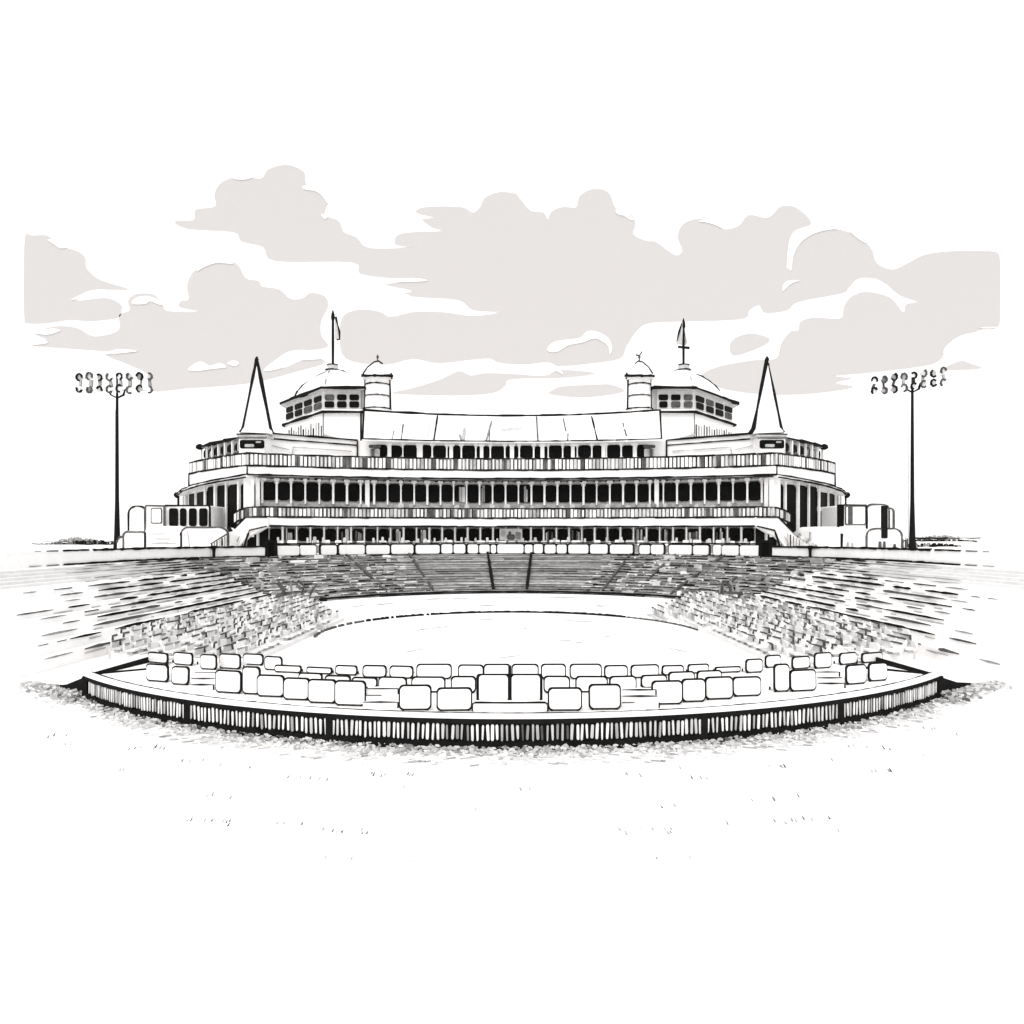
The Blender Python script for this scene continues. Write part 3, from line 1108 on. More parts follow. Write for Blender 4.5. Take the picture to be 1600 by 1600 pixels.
an = thing('annex_building', 'low white rounded annex with one dark striped panel, beside the slimmer floodlight', 'building', (PX(1360, 116), 116, ZP), 'white annexes at the pavilion ends')
m = MB()
rblock(m, 1317, 1354, 789, 858, 116.2, 8, .3)
rblock(m, 1353, 1389, 788, 858, 116.4, 8, 1.0, em=D)
rblock(m, 1386, 1396, 794, 858, 118.4, 6, .6, em=D)
m.build('wall', an)
m = MB()
m.panel((PX(1337, 116), 116.0), (1, 0), 32 * 116 / FPX, PZ(820, 116), PZ(790.5, 116), .15, .2, D)
m.panel((PX(1337, 115.9), 115.9), (1, 0), 29 * 116 / FPX, PZ(818.5, 116), PZ(792, 116), .15, .2, W)
m.panel((PX(1329, 115.8), 115.8), (1, 0), 7 * 116 / FPX, PZ(818.5, 116), PZ(792, 116), .15, .05, D)
m.build('window', an)
m = MB()
m.panel((PX(1314, 115), 115), (1, 0), 9 * 115 / FPX, PZ(824, 115), PZ(788, 115), .4, .2, GL)
m.build('doorway', an)
m = MB()
m.panel((PX(1382.5, 112.6), 112.6), (1, 0), .95, PZ(841, 112.6), PZ(790, 112.6), .3, .15, K)
m.build('drainpipe', an)
m = MB()
rblock(m, 1266, 1313, 823, 858, 112.6, 5, .8, edge=('l',), em=S)
rblock(m, 1313, 1356, 822, 858, 113, 5, 1.2, edge=('l',), wpx=5)
rblock(m, 1354, 1409, 826, 858, 112.8, 5, 1.2, edge=('t', 'l', 'r'), em=D)
for x, y0, y1 in ((1375, 846, 856), (1382, 846, 856), (1398, 850, 856), (1325, 847, 857), (1332, 848, 857)):
    m.line([(PX(x, 112.6), 112.6, PZ(y0, 112.6)), (PX(x, 112.6), 112.6, PZ(y1, 112.6))], w=.28, m=D if x > 1340 else S)
m.line([(PX(1372, 112.6), 112.6, PZ(857, 112.6)), (PX(1402, 112.6), 112.6, PZ(857, 112.6))], w=.24)
for k in range(8):
    x = 1243 + k * 4.2
    m.line([(PX(x, 112.2), 112.2, PZ(831 + k * 3, 112.2)), (PX(x + 3, 112.2), 112.2, PZ(836 + k * 3, 112.2))], w=.55, m=(S, G, P)[k % 3])
m.build('forebuilding', an)

# ------------------------------------------------------------------ floodlights
def floodlight(bx, d, ytop, xa, xb, ya, yb, tilt, label, rows):
    t = thing('floodlight', label, 'floodlight', (PX(bx, d), d, ZP), 'floodlight masts beside the pavilion')
    x = PX(bx, d)
    k = d / FPX
    m = MB()
    m.lathe((x, d), [(6.0 * k, ZP - .3), (4.2 * k, PZ(836, d)), (2.8 * k, PZ(780, d)), (2.4 * k, PZ(700, d)), (1.9 * k, PZ(ytop, d)), (1.6 * k, PZ(ytop - 8, d))], 10, K)
    m.build('pole', t)
    m = MB()
    m.lathe((x - 4.3 * k, d + .3), [(.9 * k, PZ(850, d)), (.7 * k, PZ(745, d)), (.5 * k, PZ(640, d))], 6, P)
    m.build('cable_duct', t)
    m = MB()
    m.line([(x - 14 * k, d, PZ(ytop - 14, d)), (x - 10 * k, d, PZ(ytop - 5, d)), (x, d, PZ(ytop, d)), (x + 10 * k, d, PZ(ytop - 5, d)), (x + 13 * k, d, PZ(ytop - 14, d))], w=2.4 * k)
    m.line([(x, d, PZ(ytop, d)), (x, d, PZ(ya - 2, d))], w=2.0 * k, m=D)
    m.build('bracket', t)
    n = 8
    for r_, yy in ((0, ya), (1, yb)):
        m = MB()
        yl = lambda u: yy + tilt * (u - .5)
        m.line([(PX(xa, d), d + .5, PZ(yl(0), d)), (PX(xb, d), d + .5, PZ(yl(1), d))], w=.5 * k, m=G)
        m.build('crossbar', t)
        for j in range(n):
            u = (j + .15) / (n - .7)
            cx, cz = PX(xa + (xb - xa) * u, d), PZ(yl(u) + U(-1.5, 1.5), d)
            m = MB()
            rr = U(4.6, 5.8) * k
            # round shade: open bowl facing the pitch, dark rim broken like a hood, paler lens
            N = 14
            a0 = U(0, 6.28)
            for (r0, r1, y0, y1, mm, span) in ((rr, rr * .62, d - .5, d - .5, K, U(.55, .85)),):
                pts = [(cx + rr * .8 * math.cos(a0 + span * 6.28 * i / N), d - .5, cz + rr * math.sin(a0 + span * 6.28 * i / N)) for i in range(N + 1)]
                m.line(pts, w=2.3 * k, m=(K, D, K, D)[j % 4], wob=.35, jit=.05, step=.25)
            pts = [(cx + rr * .8 * math.cos(6.28 * i / N), cz + rr * math.sin(6.28 * i / N)) for i in range(N)]
            m.rings([[(a, d - .4, b) for a, b in pts], [(cx + (a - cx) * .4, d + .35, cz + (b - cz) * .4) for a, b in pts]], (P, S, P, W, G)[int(R() * 5)])
            m.build('lamp', t)
    for j in range(n):                               # short links between the two rows of lamps
        if R() < .8:
            u = (j + .15) / (n - .7)
            m = MB()
            cx = PX(xa + (xb - xa) * u, d)
            m.line([(cx + U(-.2, .2), d - .2, PZ(ya + 4 + tilt * (u - .5), d)), (cx + U(-.3, .3), d - .2, PZ(yb - 4 + tilt * (u - .5), d))], w=U(2, 4.5) * k, m=(D, G, S)[int(R() * 3)])
            m.build('lamp_link', t)
    return t


floodlight(183, 124, 622, 124, 238, 590, 609, 0, 'tall black floodlight mast with two level rows of lamps, beside the annex with four windows', 2)
floodlight(1425.5, 126, 613, 1362, 1474, 588, 605, -14, 'tall black floodlight mast with tilted lamp rows, beside the annex with a striped panel', 2)

# ------------------------------------------------------------------ hedges at the far edge of the ground
def hedge(segs, label, longs=()):
    m = MB()
    for (xa, xb, ya, yb, d, mm, nn) in segs:
        for k in range(nn):
            u = k / nn
            x = PX(xa + (xb - xa) * (u + U(-.01, .01)), d)
            taper = math.sin(math.pi * min(1, max(.05, u * 1.0 + .02))) ** .4
            zt = PZ(yb + (ya - yb) * taper * U(.55, 1.05), d)
            zb = min(PZ(yb, d), zt - .3)
            y = d + U(-1.5, 1.5)
            w = abs(PX(xb, d) - PX(xa, d)) / nn * U(1.5, 3)
            zb0 = ZP - .2 if mm != S else zb
            n_ = 6
            pts = [(x + w * .5 * math.cos(a), y + w * .4 * math.sin(a)) for a in [6.28 * q / n_ + U(-.3, .3) for q in range(n_)]]
            zm = (zt + zb) / 2
            m.rings([[(p[0], p[1], zb) for p in pts], [(x + (p[0] - x) * 1.25, p[1], zm + U(-.2, .2)) for p in pts], [(x + (p[0] - x) * .5, p[1], zt) for p in pts]], (mm, mm, D, G, K)[int(R() * 5)] if mm != S else S)
    for (xa, xb, y, d, ww) in longs:                 # low trimmed edge running on along the boundary
        pts = [(PX(xa + (xb - xa) * u / 8, d), d, PZ(y + (.4 if u % 2 else -.4), d)) for u in range(9)]
        m.line(pts[:5], w=ww, wob=.3, m=K)
        m.line(pts[4:], w=ww * .55, wob=.3, m=D)
    return tag(m.build('hedge'), label, 'hedge', 'dark hedges behind the rim wall')


hedge([(70, 185, 846, 851, 215, D, 70), (110, 182, 843, 850, 214, K, 60), (95, 150, 839, 846, 216, S, 30)], 'thin dark clipped hedge reaching out behind the mast with level lamps', [(183, 50, 850, 214, .45), (180, 70, 846.5, 216, .35)])
hedge([(1405, 1530, 842, 846, 215, D, 70), (1422, 1500, 848, 854, 200, K, 60), (1440, 1500, 835, 843, 216, S, 26), (1408, 1430, 838, 857, 190, D, 24), (1425, 1545, 858, 862, 168, K, 60)], 'dark hedge in two uneven bands behind the mast with tilted lamps', [(1428, 1532, 841, 214, .5), (1430, 1520, 845, 214, .3), (1428, 1500, 853, 200, .5), (1428, 1538, 859.5, 168, .4)])

# ------------------------------------------------------------------ small seats between the field and the side stands
def small_seat_mesh(seed, mm):
    random.seed(seed)
    m = MB()
    m.panel((0, .2), (1, 0), U(.8, 1.0), .2, .62 + U(0, .12), .12, .18, mm, 2)
    m.box(-.4, .4, -.34, .2, .2, .32, mm)
    z = .7 + U(-.04, .06)
    ln = [(-.46, .16, z - .3), (-.46, .16, z), (U(-.1, .3), .16, z), (.48, .16, z), (.48, .16, z - .35)]
    m.line(ln[(0, 1, 1, 1, 1, 0)[seed]:(3, 4, 3, 4, 5, 2)[seed]], w=(.11, .1, .12, .09, .1, .1)[seed], m=(D, D, G, G, D, S)[seed], wob=.35)
    m.box(-.36, -.26, -.2, .1, 0, .22, S)
    m.box(.26, .36, -.2, .1, 0, .22, S)
    o = m.build('stadium_seat')
    return o


protos = [small_seat_mesh(i, (W, W, V, V, P, V)[i]) for i in range(6)]
random.seed(21)
spots = []


def in_block(x, y, s):
    """the wedge between the round field and a side stand (x taken positive)"""
    if (x < 16.1 if y < 59 else x * x + (y - FC[1]) ** 2 < 16.9 ** 2) or y < 43.6 or y > 92:
        return False
    if y > 72 and x * x + (y - 72) ** 2 > 27.6 ** 2:
        return False
    return x < 27.35 - max(0, 49 - y) * .5 and (y < 66 or x > (11 if s > 0 else 15.5) + (y - 66) * .5)


for s in (-1, 1):
    for row in range(15):
        xr = 12.2 + 1.12 * row
        y = 43.2 + U(0, 1.2)
        while y < 92:
            x = xr + .012 * (70 - y) + U(-.06, .06)
            if in_block(x, y, s):
                spots.append((y, s * x, .03 + .07 * row, s))
            y += U(1.0, 1.4)
spots.sort()
near = [q for q in spots if R() < .95]
ind, rest = near[:300], near[300:]
first = set()
for i, (y, x, z, s) in enumerate(ind):
    k = int(R() * 6)
    p = protos[k]
    if k in first:
        o = p.copy()
        col.objects.link(o)
    else:
        o = p
        first.add(k)
    o.location = (x, y, z)
    o.rotation_euler = (0, 0, s * -math.pi / 2 + U(-.25, .25))
    sd = 'left' if s < 0 else 'right'
    tag(o, 'small pale seat in the packed block between the field and the %s side stand' % sd, 'seat', 'packed small seats at the %s of the field' % sd)
print('small seats', len(near), 'rest', len(rest))
m = MB()
for (y, x, z, s) in rest:
    t = Vector((0, 1)) if s < 0 else Vector((0, -1))
    k = R()
    m.panel((x, y), t, U(.7, 1.1), z + .1, z + .6, .15, .15, (W, P, S, V, V)[int(k * 5)], 2)
    if R() < .6:
        m.obox((x, y - .1), t, U(.5, .95), .14, z + .6, z + .7, (D, D, G)[int(R() * 3)])
if rest:
    tag(m.build('distant_seats'), 'mass of small grey seats packed beyond the nearer rows, below the grandstand corners', 'seats', kind='stuff')
for s in (-1, 1):                                    # low stepped treads the small seats stand on
    m = MB()
    for row in range(15):
        xr = 12.2 + 1.12 * row
        run = []
        runs = []
        y = 43.0
        while y < 93:
            if in_block(xr + .012 * (70 - y), y, s):
                run.append(y)
            elif run:
                runs.append(run)
                run = []
            y += .8
        if run:
            runs.append(run)
        for q in runs:
            if len(q) < 2:
                continue
            fr = [(s * (xr + .012 * (70 - b) - .55), b) for b in q]
            bk = [(s * (xr + .012 * (70 - b) + .57), b) for b in q]
            if s < 0:
                fr, bk = bk, fr
            m.band(bk, fr, -.05, .03 + .07 * row, (V, W, P, W, V)[row % 5])
    tag(m.build('seating_terrace'), 'low stepped pale terrace carrying the packed small seats at the %s of the field' % ('left' if s < 0 else 'right'), 'terrace', 'low seating terraces')

# ------------------------------------------------------------------ foreground deck with picket skirt
DC, DR = (0.0, 57.6), 30.8
ZD = 1.12


def deck_arc(xa, xb, n, dr=0.0):
    out = []
    for i in range(n + 1):
        x = xa + (xb - xa) * i / n
        r = DR + dr
        out.append((x, DC[1] - math.sqrt(r * r - x * x)))
    return out


XE = 21.15
arc = deck_arc(-XE, XE, 60)
m = MB()
m.prism(arc + [(XE - .8, 40.2), (-XE + .8, 40.2)], .02, ZD, W)
tag(m.build('seating_deck'), 'white crescent seating deck raised behind the curved picket fence', 'deck')

fence = thing('picket_fence', 'long curved black picket fence with pale slats round the front of the deck', 'fence', (0, 26.7, 0))
fa = deck_arc(-XE, XE, 80, .18)
m = MB()
m.band(offs(fa, -.02), offs(fa, .1), 0.0, ZD + .02, K)
m.build('backing_board', fence)
m = MB()
m.band(offs(fa, -.16), offs(fa, .25), ZD + .06, ZD + .17, W)
m.line(at(offs(fa, .26), ZD + .16), w=.06, wob=.3)
m.build('cap_rail', fence)
m = MB()
m.band(offs(fa, -.14), offs(fa, -.03), ZD - .13, ZD + .055, K)
m.build('top_rail', fence)
m = MB()
m.band(offs(fa, -.12), offs(fa, -.03), 0, .3, K)
for p, t in resample(offs(fa, -.1), .16):
    m.obox(p, t, .18, .12, 0, U(.26, .36), K)
m.build('plinth', fence)


def fx_of(px):                                       # X on the fence arc seen in column px
    kk = (px - CX) / FPX
    r = DR + .18
    a, b, c = kk * kk + 1, -2 * DC[1], DC[1] ** 2 - r * r
    y = (-b - math.sqrt(b * b - 4 * a * c)) / (2 * a)
    return kk * y


bounds = [136, 295, 516, 1099, 1311, 1466]
for i in range(5):
    xa, xb = fx_of(bounds[i] + 6), fx_of(bounds[i + 1] - 6)
    m = MB()
    for p, t in resample(deck_arc(xa, xb, 24, .2), .19 if i == 2 else .205):
        q = p + t * U(-.025, .025)
        k = R()
        dm = abs(q.x - 1.2) < 1.2 or abs(q.x + 2.2) < .6
        mm = W if k < .34 else (V if k < .6 else (P if k < .84 else (S if k < .95 else G)))
        if dm:
            mm = (P, S, G, S, D)[int(k * 5)]
        wv = U(.075, .12)
        zz0, zz1 = .35 + U(-.03, .05), ZD - .15 + U(-.06, .02)
        lean = U(-.014, .014)
        n_ = Vector((-t.y, t.x))
        f_ = q - n_ * .07
        b_ = q - n_ * .035
        w0, w1 = wv * U(.7, 1.05), wv
        rs = []
        for z, ww, l in ((zz0, w0 * .6, -lean), (zz0 + .06, w0, -lean), (zz1 - .06, w1, lean), (zz1, w1 * .6, lean)):
            A_, B_ = f_ + t * l, b_ + t * l
            rs.append([(A_.x - t.x * ww / 2, A_.y - t.y * ww / 2, z), (A_.x + t.x * ww / 2, A_.y + t.y * ww / 2, z), (B_.x + t.x * ww / 2, B_.y + t.y * ww / 2, z), (B_.x - t.x * ww / 2, B_.y - t.y * ww / 2, z)])
        m.rings(rs, mm)
    m.build('slat_panel', fence)
for b in bounds:
    x = fx_of(b)
    p, t = Vector(deck_arc(x, x + .01, 1, .26)[0]), Vector((1, 0))
    m = MB()
    m.obox(p, t, .26, .22, 0, ZD + .03, K)
    m.build('post', fence)
for s in (-1, 1):                                    # return boards at both ends
    m = MB()
    pts = [(s * 20.9, 34.9), (s * 19.9, 39.6)]
    bk = [(x - s * .12, y) for x, y in pts]
    m.band(pts, bk, [.1, ZD - .3], [ZD + .16, ZD + .34], K)
    m.line([(s * 20.6, 35.6, ZD + .04), (s * 18.2, 37.2, ZD + .05), (s * 19.2, 39.2, ZD + .05)], w=.1)
    m.build('return_board', fence)
    m = MB()
    pts = [(s * 21.1, 34.8), (s * 22.6, 35.6), (s * 24.2, 37.0)]
    if s > 0:
        pts = pts
    bk = [(x, y + .15) for x, y in pts]
    m.band(pts, bk, 0, [ZD + .02, .66, .34] if s > 0 else [ZD, .55, .2], K)
    m.build('wing_board', fence)

# ------------------------------------------------------------------ deck seats
GRP = 'white padded seats on the deck'


def deck_seat(xa, xb, ya, yb, label, skew=0.0, shade=W, lean=.0):
    d = (EYE - ZD) * FPX / (yb - HOR)
    k = d / FPX
    X, wv, h = PX((xa + xb) / 2, d), (xb - xa + 1.5) * k, (yb - ya) * k
    yaw = Vector((1, 0))
    v = Vector((X, d)) - Vector((0, 58))
    t = Vector((-v.y, v.x)).normalized()
    t = (t * .5 + Vector((1, U(-.08, .08))) * .5).normalized() if abs(X) > 4 else Vector((1, U(-.05, .05)))
    o = thing('padded_seat', label, 'seat', (X, d, ZD), GRP)
    n_ = Vector((-t.y, t.x))
    e = 0.05 + .0012 * d / 28
    m = MB()
    m.panel((X, d), t, wv - e, ZD + .1, ZD + h - e, .14, min(.16, h * .25), shade, 4, lean)
    m.build('backrest', o)
    m = MB()
    m.panel(Vector((X, d)) + n_ * .035, t, wv + e * 1.3, ZD + .03, ZD + h + e * .3, .08, min(.17, h * .25), K, 4, lean)
    for sg in (-1, 1):
        c = Vector((X, d)) + t * sg * wv * .4 + n_ * .12
        m.obox(c, t, .07, .07, ZD, ZD + .25, K)
    m.build('frame', o)
    m = MB()
    c = Vector((X, d)) + n_ * (.2 + .24)
    m.obox(c, t, wv * .92, .46, ZD + .18, ZD + .18 + min(.14, h * .22), shade)
    for sg in (-1, 1):
        q = c + t * sg * wv * .36 + n_ * .15
        m.obox(q, t, .06, .06, ZD, ZD + .19, K)
    m.build('seat', o)
    return o


rowC_l = [(684, 736, 1075, 1112), (625, 672, 1071, 1111), (523, 570, 1064, 1104), (481, 524, 1062, 1100), (442, 482, 1060, 1095), (401, 443, 1055, 1090), (378, 405, 1042, 1086), (334, 377, 1048, 1084), (266, 294, 1042, 1071), (225, 264, 1038, 1066)]
rowC_r = [(858, 908, 1075, 1112), (922, 969, 1070, 1110), (1020, 1066, 1064, 1102), (1067, 1102, 1061, 1098), (1103, 1146, 1058, 1094), (1146, 1190, 1058, 1089), (1211, 1234, 1038, 1082), (1235, 1277, 1047, 1081), (1321, 1357, 1039, 1070), (1357, 1389, 1036, 1065)]
rowB_l = [(706, 742, 1057, 1084), (644, 694, 1058, 1083), (592, 634, 1058, 1081), (550, 588, 1059, 1076), (508, 546, 1056, 1073), (466, 502, 1052, 1069)]
rowB_r = [(851, 889, 1057, 1084), (901, 948, 1057, 1083), (954, 994, 1057, 1081), (1003, 1042, 1055, 1076), (1046, 1086, 1050, 1071), (1090, 1128, 1048, 1067)]
rowA_l = [(757, 796, 1038, 1062), (717, 754, 1039, 1062), (652, 704, 1038, 1062), (609, 644, 1041, 1061), (567, 602, 1040, 1060), (524, 557, 1040, 1056), (478, 518, 1043, 1054), (428, 470, 1040, 1052)]
rowA_r = [(801, 840, 1038, 1062), (847, 883, 1038, 1062), (892, 939, 1038, 1062), (946, 980, 1040, 1061), (987, 1030, 1039, 1060), (1036, 1068, 1040, 1056), (1076, 1108, 1038, 1053), (1118, 1158, 1042, 1052)]
rowE_l = [(412, 440, 1026, 1048), (378, 411, 1022, 1040), (340, 376, 1022, 1046), (311, 338, 1023, 1047), (267, 303, 1020, 1040), (226, 265, 1020, 1037)]
rowE_r = [(1166, 1193, 1030, 1052), (1196, 1222, 1024, 1044), (1237, 1268, 1026, 1046), (1272, 1302, 1020, 1045), (1310, 1343, 1020, 1039), (1344, 1384, 1020, 1036)]
for rows, sd, where in ((rowC_l, 'left', 'front row along the fence'), (rowC_r, 'right', 'front row along the fence'), (rowB_l, 'left', 'second row from the fence'), (rowB_r, 'right', 'second row from the fence'),
                        (rowA_l, 'left', 'row nearest the field'), (rowA_r, 'right', 'row nearest the field')):
    for i, q in enumerate(rows):
        deck_seat(*q, '%s white seat %s of the central bench in the %s' % (ORD[i], sd, where), lean=U(-.02, .06), shade=W if R() < .9 else V)
for rows, sd in ((rowE_l, 'left'), (rowE_r, 'right')):
    for i, q in enumerate(rows):
        deck_seat(*q, '%s white seat outward from the field in the back row at the %s deck corner' % (ORD[i], sd), shade=W if R() < .6 else V)

# central two-person bench
d = 28.2
k = d / FPX
b = thing('double_bench', 'large white double bench with two tall backs and one wide seat, centre of the deck', 'bench', (PX(797, d), d, ZD))
for xa, xb in ((748, 794), (799, 844)):
    m = MB()
    m.panel((PX((xa + xb) / 2, d), d), (1, 0), (xb - xa - 1) * k, PZ(1096, d), PZ(1056, d), .16, .12, W)
    m.build('backrest', b)
m = MB()
m.panel((PX(796, d), d + .1), (1, 0), 104 * k, ZD, PZ(1054, d), .1, .12, K)
m.obox((PX(796.5, d), d + .02), (1, 0), 5 * k, .1, PZ(1098, d), PZ(1040, d), K)
m.build('frame', b)
d2 = 27.7
m = MB()
m.panel((PX(797, d2), d2), (1, 0), 116 * d2 / FPX, ZD + .03, PZ(1098, d2), .42, .1, W)
m.line([(PX(738, d2), d2 - .01, ZD + .05), (PX(738, d2), d2 - .01, PZ(1100, d2)), (PX(742, d2), d2 - .01, PZ(1097.5, d2)), (PX(852, d2), d2 - .01, PZ(1097.5, d2)), (PX(856, d2), d2 - .01, PZ(1100, d2)), (PX(856, d2), d2 - .01, ZD + .05)], w=.06, wob=.2)
m.build('seat', b)

# little white stairs between the seat blocks
for (xa, xb, ya, yb, lab) in ((567, 622, 1076, 1106, 'white stack of steps beside the second front seat left of the central bench'), (972, 1030, 1078, 1106, 'white stack of steps beside the second front seat right of the central bench'),
                              (295, 334, 1050, 1078, 'small white steps near the left corner of the deck between front seats'), (1278, 1320, 1050, 1075, 'small white steps near the right corner of the deck between front seats')):
    d = (EYE - ZD) * FPX / (yb - HOR)
    k = d / FPX
    o = thing('deck_steps', lab, 'steps', (PX((xa + xb) / 2, d), d, ZD), 'white steps on the deck')
    h = (yb - ya) * k * .9
    for j in range(3):
        m = MB()
        x0, x1 = PX(xa + j * 1.5, d), PX(xb - j * 1.0, d)
        y0 = d + j * .2
        m.box(x0, x1, y0, d + .75, ZD + h / 3 * j + .01, ZD + h / 3 * (j + 1), W if j != 1 else W)
        z = ZD + h / 3 * (j + 1)
        m.line([(x0, y0 - .01, z), (x1, y0 - .01, z)], w=.055, wob=.4, gap=.05)
        if j in (0, 2):
            m.line([(x1, y0 - .01, z), (x1, y0 - .01, z - h / 3)], w=.055)
        m.build('step', o)

# ------------------------------------------------------------------ grass round the fence, tufts on the lawn
random.seed(5)
GL1, GL2, GL3, GL4 = W, P, S, G
m = MB()


def flake(x, y, z, s, mm, up=.5):
    n_ = random.randint(5, 6)
    a0 = U(0, 6.28)
    yaw = U(-.8, .8)
    pts = []
    for i in range(n_):
        a = a0 + 6.28 * i / n_
        r = s * U(.55, 1.1)
        u, v = r * math.cos(a), r * math.sin(a) * U(.6, 1)
        pts.append((x + u * math.cos(yaw), y + u * math.sin(yaw) + v * (1 - up), max(.012, z + v * up)))
    m.add(pts, [tuple(range(n_))], mm)


def blade(x, y, h, w, lx, mm):
    m.add([(x - w / 2, y, .005), (x + w / 2, y, .005), (x + lx + w * .2, y + .02, h), (x + lx - w * .3, y + .02, h * .95)], [(0, 1, 2, 3)], mm)


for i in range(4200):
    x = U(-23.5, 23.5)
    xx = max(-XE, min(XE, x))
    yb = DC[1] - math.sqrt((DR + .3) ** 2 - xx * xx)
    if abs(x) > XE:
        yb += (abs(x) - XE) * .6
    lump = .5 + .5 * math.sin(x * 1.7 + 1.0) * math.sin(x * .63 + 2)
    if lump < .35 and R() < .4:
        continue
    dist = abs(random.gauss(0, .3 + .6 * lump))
    k = R() + dist * .55  # shading at the fence foot put into the grass colour: darker flakes nearer it
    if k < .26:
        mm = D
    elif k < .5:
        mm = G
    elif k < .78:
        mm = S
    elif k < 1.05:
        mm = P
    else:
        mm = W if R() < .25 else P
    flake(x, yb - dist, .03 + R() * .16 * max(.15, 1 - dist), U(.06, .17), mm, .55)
for i in range(1500):                                # taller rough grass beyond both ends of the fence
    s = 1 if i % 2 else -1
    u = R() ** 1.3
    x = s * (21.2 + 5.2 * u)
    y = 35.2 + 3.2 * u - abs(random.gauss(0, .75)) * (1 - .5 * u)
    k = R() + .4 * u
    flake(x, y, .05 + R() * .4 * (1 - .6 * u), U(.08, .2), D if k < .16 else (G if k < .45 else (S if k < .8 else P)), .6)
for i in range(260):                                 # streaks of longer grass slanting away from the fence
    x = U(-19, 19)
    yb = DC[1] - math.sqrt((DR + .3) ** 2 - x * x)
    dist = U(.4, 2.0)
    c = x - (1 if x > 0 else -1) * -0
    l = U(.15, .5)
    s = 1 if x < 0 else -1
    mm = (S, P, P, G)[int(R() * 4)]
    y = yb - dist
    m.add([(x, y, .02), (x + s * l, y + l * .28, .03), (x + s * l, y + l * .28 + .05, .06), (x, y + .04, .05)], [(0, 1, 2, 3)], mm)
groups = [(230, 1170, 70, 5), (205, 1171, 16, 2), (295, 1190, 26, 3), (205, 1204, 34, 3), (475, 1217, 36, 4), (510, 1221, 8, 1), (580, 1211, 8, 2), (618, 1213, 46, 5), (633, 1230, 6, 1), (325, 1243, 34, 2), (358, 1249, 6, 1),
          (295, 1283, 14, 3), (335, 1286, 34, 4), (355, 1288, 8, 2), (452, 1288, 26, 3), (503, 1299, 4, 1), (530, 1300, 24, 4), (565, 1300, 22, 3), (510, 1338, 6, 1), (548, 1341, 8, 1), (642, 1347, 4, 1), (346, 1195, 8, 1), (388, 1200, 4, 1),
          (978, 1211, 6, 2), (1002, 1212, 4, 1), (1086, 1219, 28, 3), (1065, 1203, 8, 1), (1220, 1200, 28, 3), (1232, 1201, 6, 1), (1303, 1190, 10, 1), (1335, 1168, 30, 3), (1382, 1171, 12, 2), (1385, 1207, 30, 5), (1495, 1149, 10, 1), (1447, 1181, 8, 1),
          (1178, 1251, 6, 1), (1212, 1250, 14, 2), (1246, 1245, 6, 1), (1035, 1266, 6, 1), (1058, 1261, 4, 1), (1213, 1287, 6, 1), (1233, 1286, 10, 2), (1262, 1284, 22, 3), (1300, 1279, 12, 1), (972, 1301, 12, 2), (1030, 1300, 36, 5), (1048, 1299, 4, 1),
          (1028, 1340, 4, 1), (1077, 1339, 4, 1), (1140, 1288, 8, 1), (815, 1233, 6, 1), (830, 1236, 4, 1), (90, 1152, 30, 3), (110, 1164, 20, 2), (1460, 1140, 30, 3), (1310, 1300, 5, 1), (740, 1268, 6, 1)]
for (px, py, wpx, nn) in groups:
    d = EYE * FPX / (py - HOR)
    k = d / FPX
    for j in range(nn):
        x = PX(px + (U(-.5, .5) + (j + .5) / nn - .5) * wpx, d)
        y = d + U(-.15, .15)
        s = 1 if px < 800 else -1
        blade(x, y, U(3.5, 6.5) * k, U(2.0, 3.4) * k, s * U(1.5, 4) * k, (G, S, G, D)[int(R() * 4)])
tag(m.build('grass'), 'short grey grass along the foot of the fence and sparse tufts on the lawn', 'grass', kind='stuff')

# ------------------------------------------------------------------ clouds
def spline(pts, n=4):
    out = []
    N = len(pts)
    for i in range(N):
        p0, p1, p2, p3 = (Vector(pts[(i + k) % N]) for k in (-1, 0, 1, 2))
        sharp = (p1 - p0).normalized().dot((p2 - p1).normalized()) < -.3
        for j in range(n):
            t = j / n
            a = .5 * ((2 * p1) + (p2 - p0) * t + (2 * p0 - 5 * p1 + 4 * p2 - p3) * t * t + (-p0 + 3 * p1 - 3 * p2 + p3) * t ** 3)
            out.append(tuple(a))
    return out


def z5(*l):
    return [(20 + a / 2, 240 + b / 2) for a, b in l]


def z6(*l):
    return [(780 + a / 2, 240 + b / 2) for a, b in l]


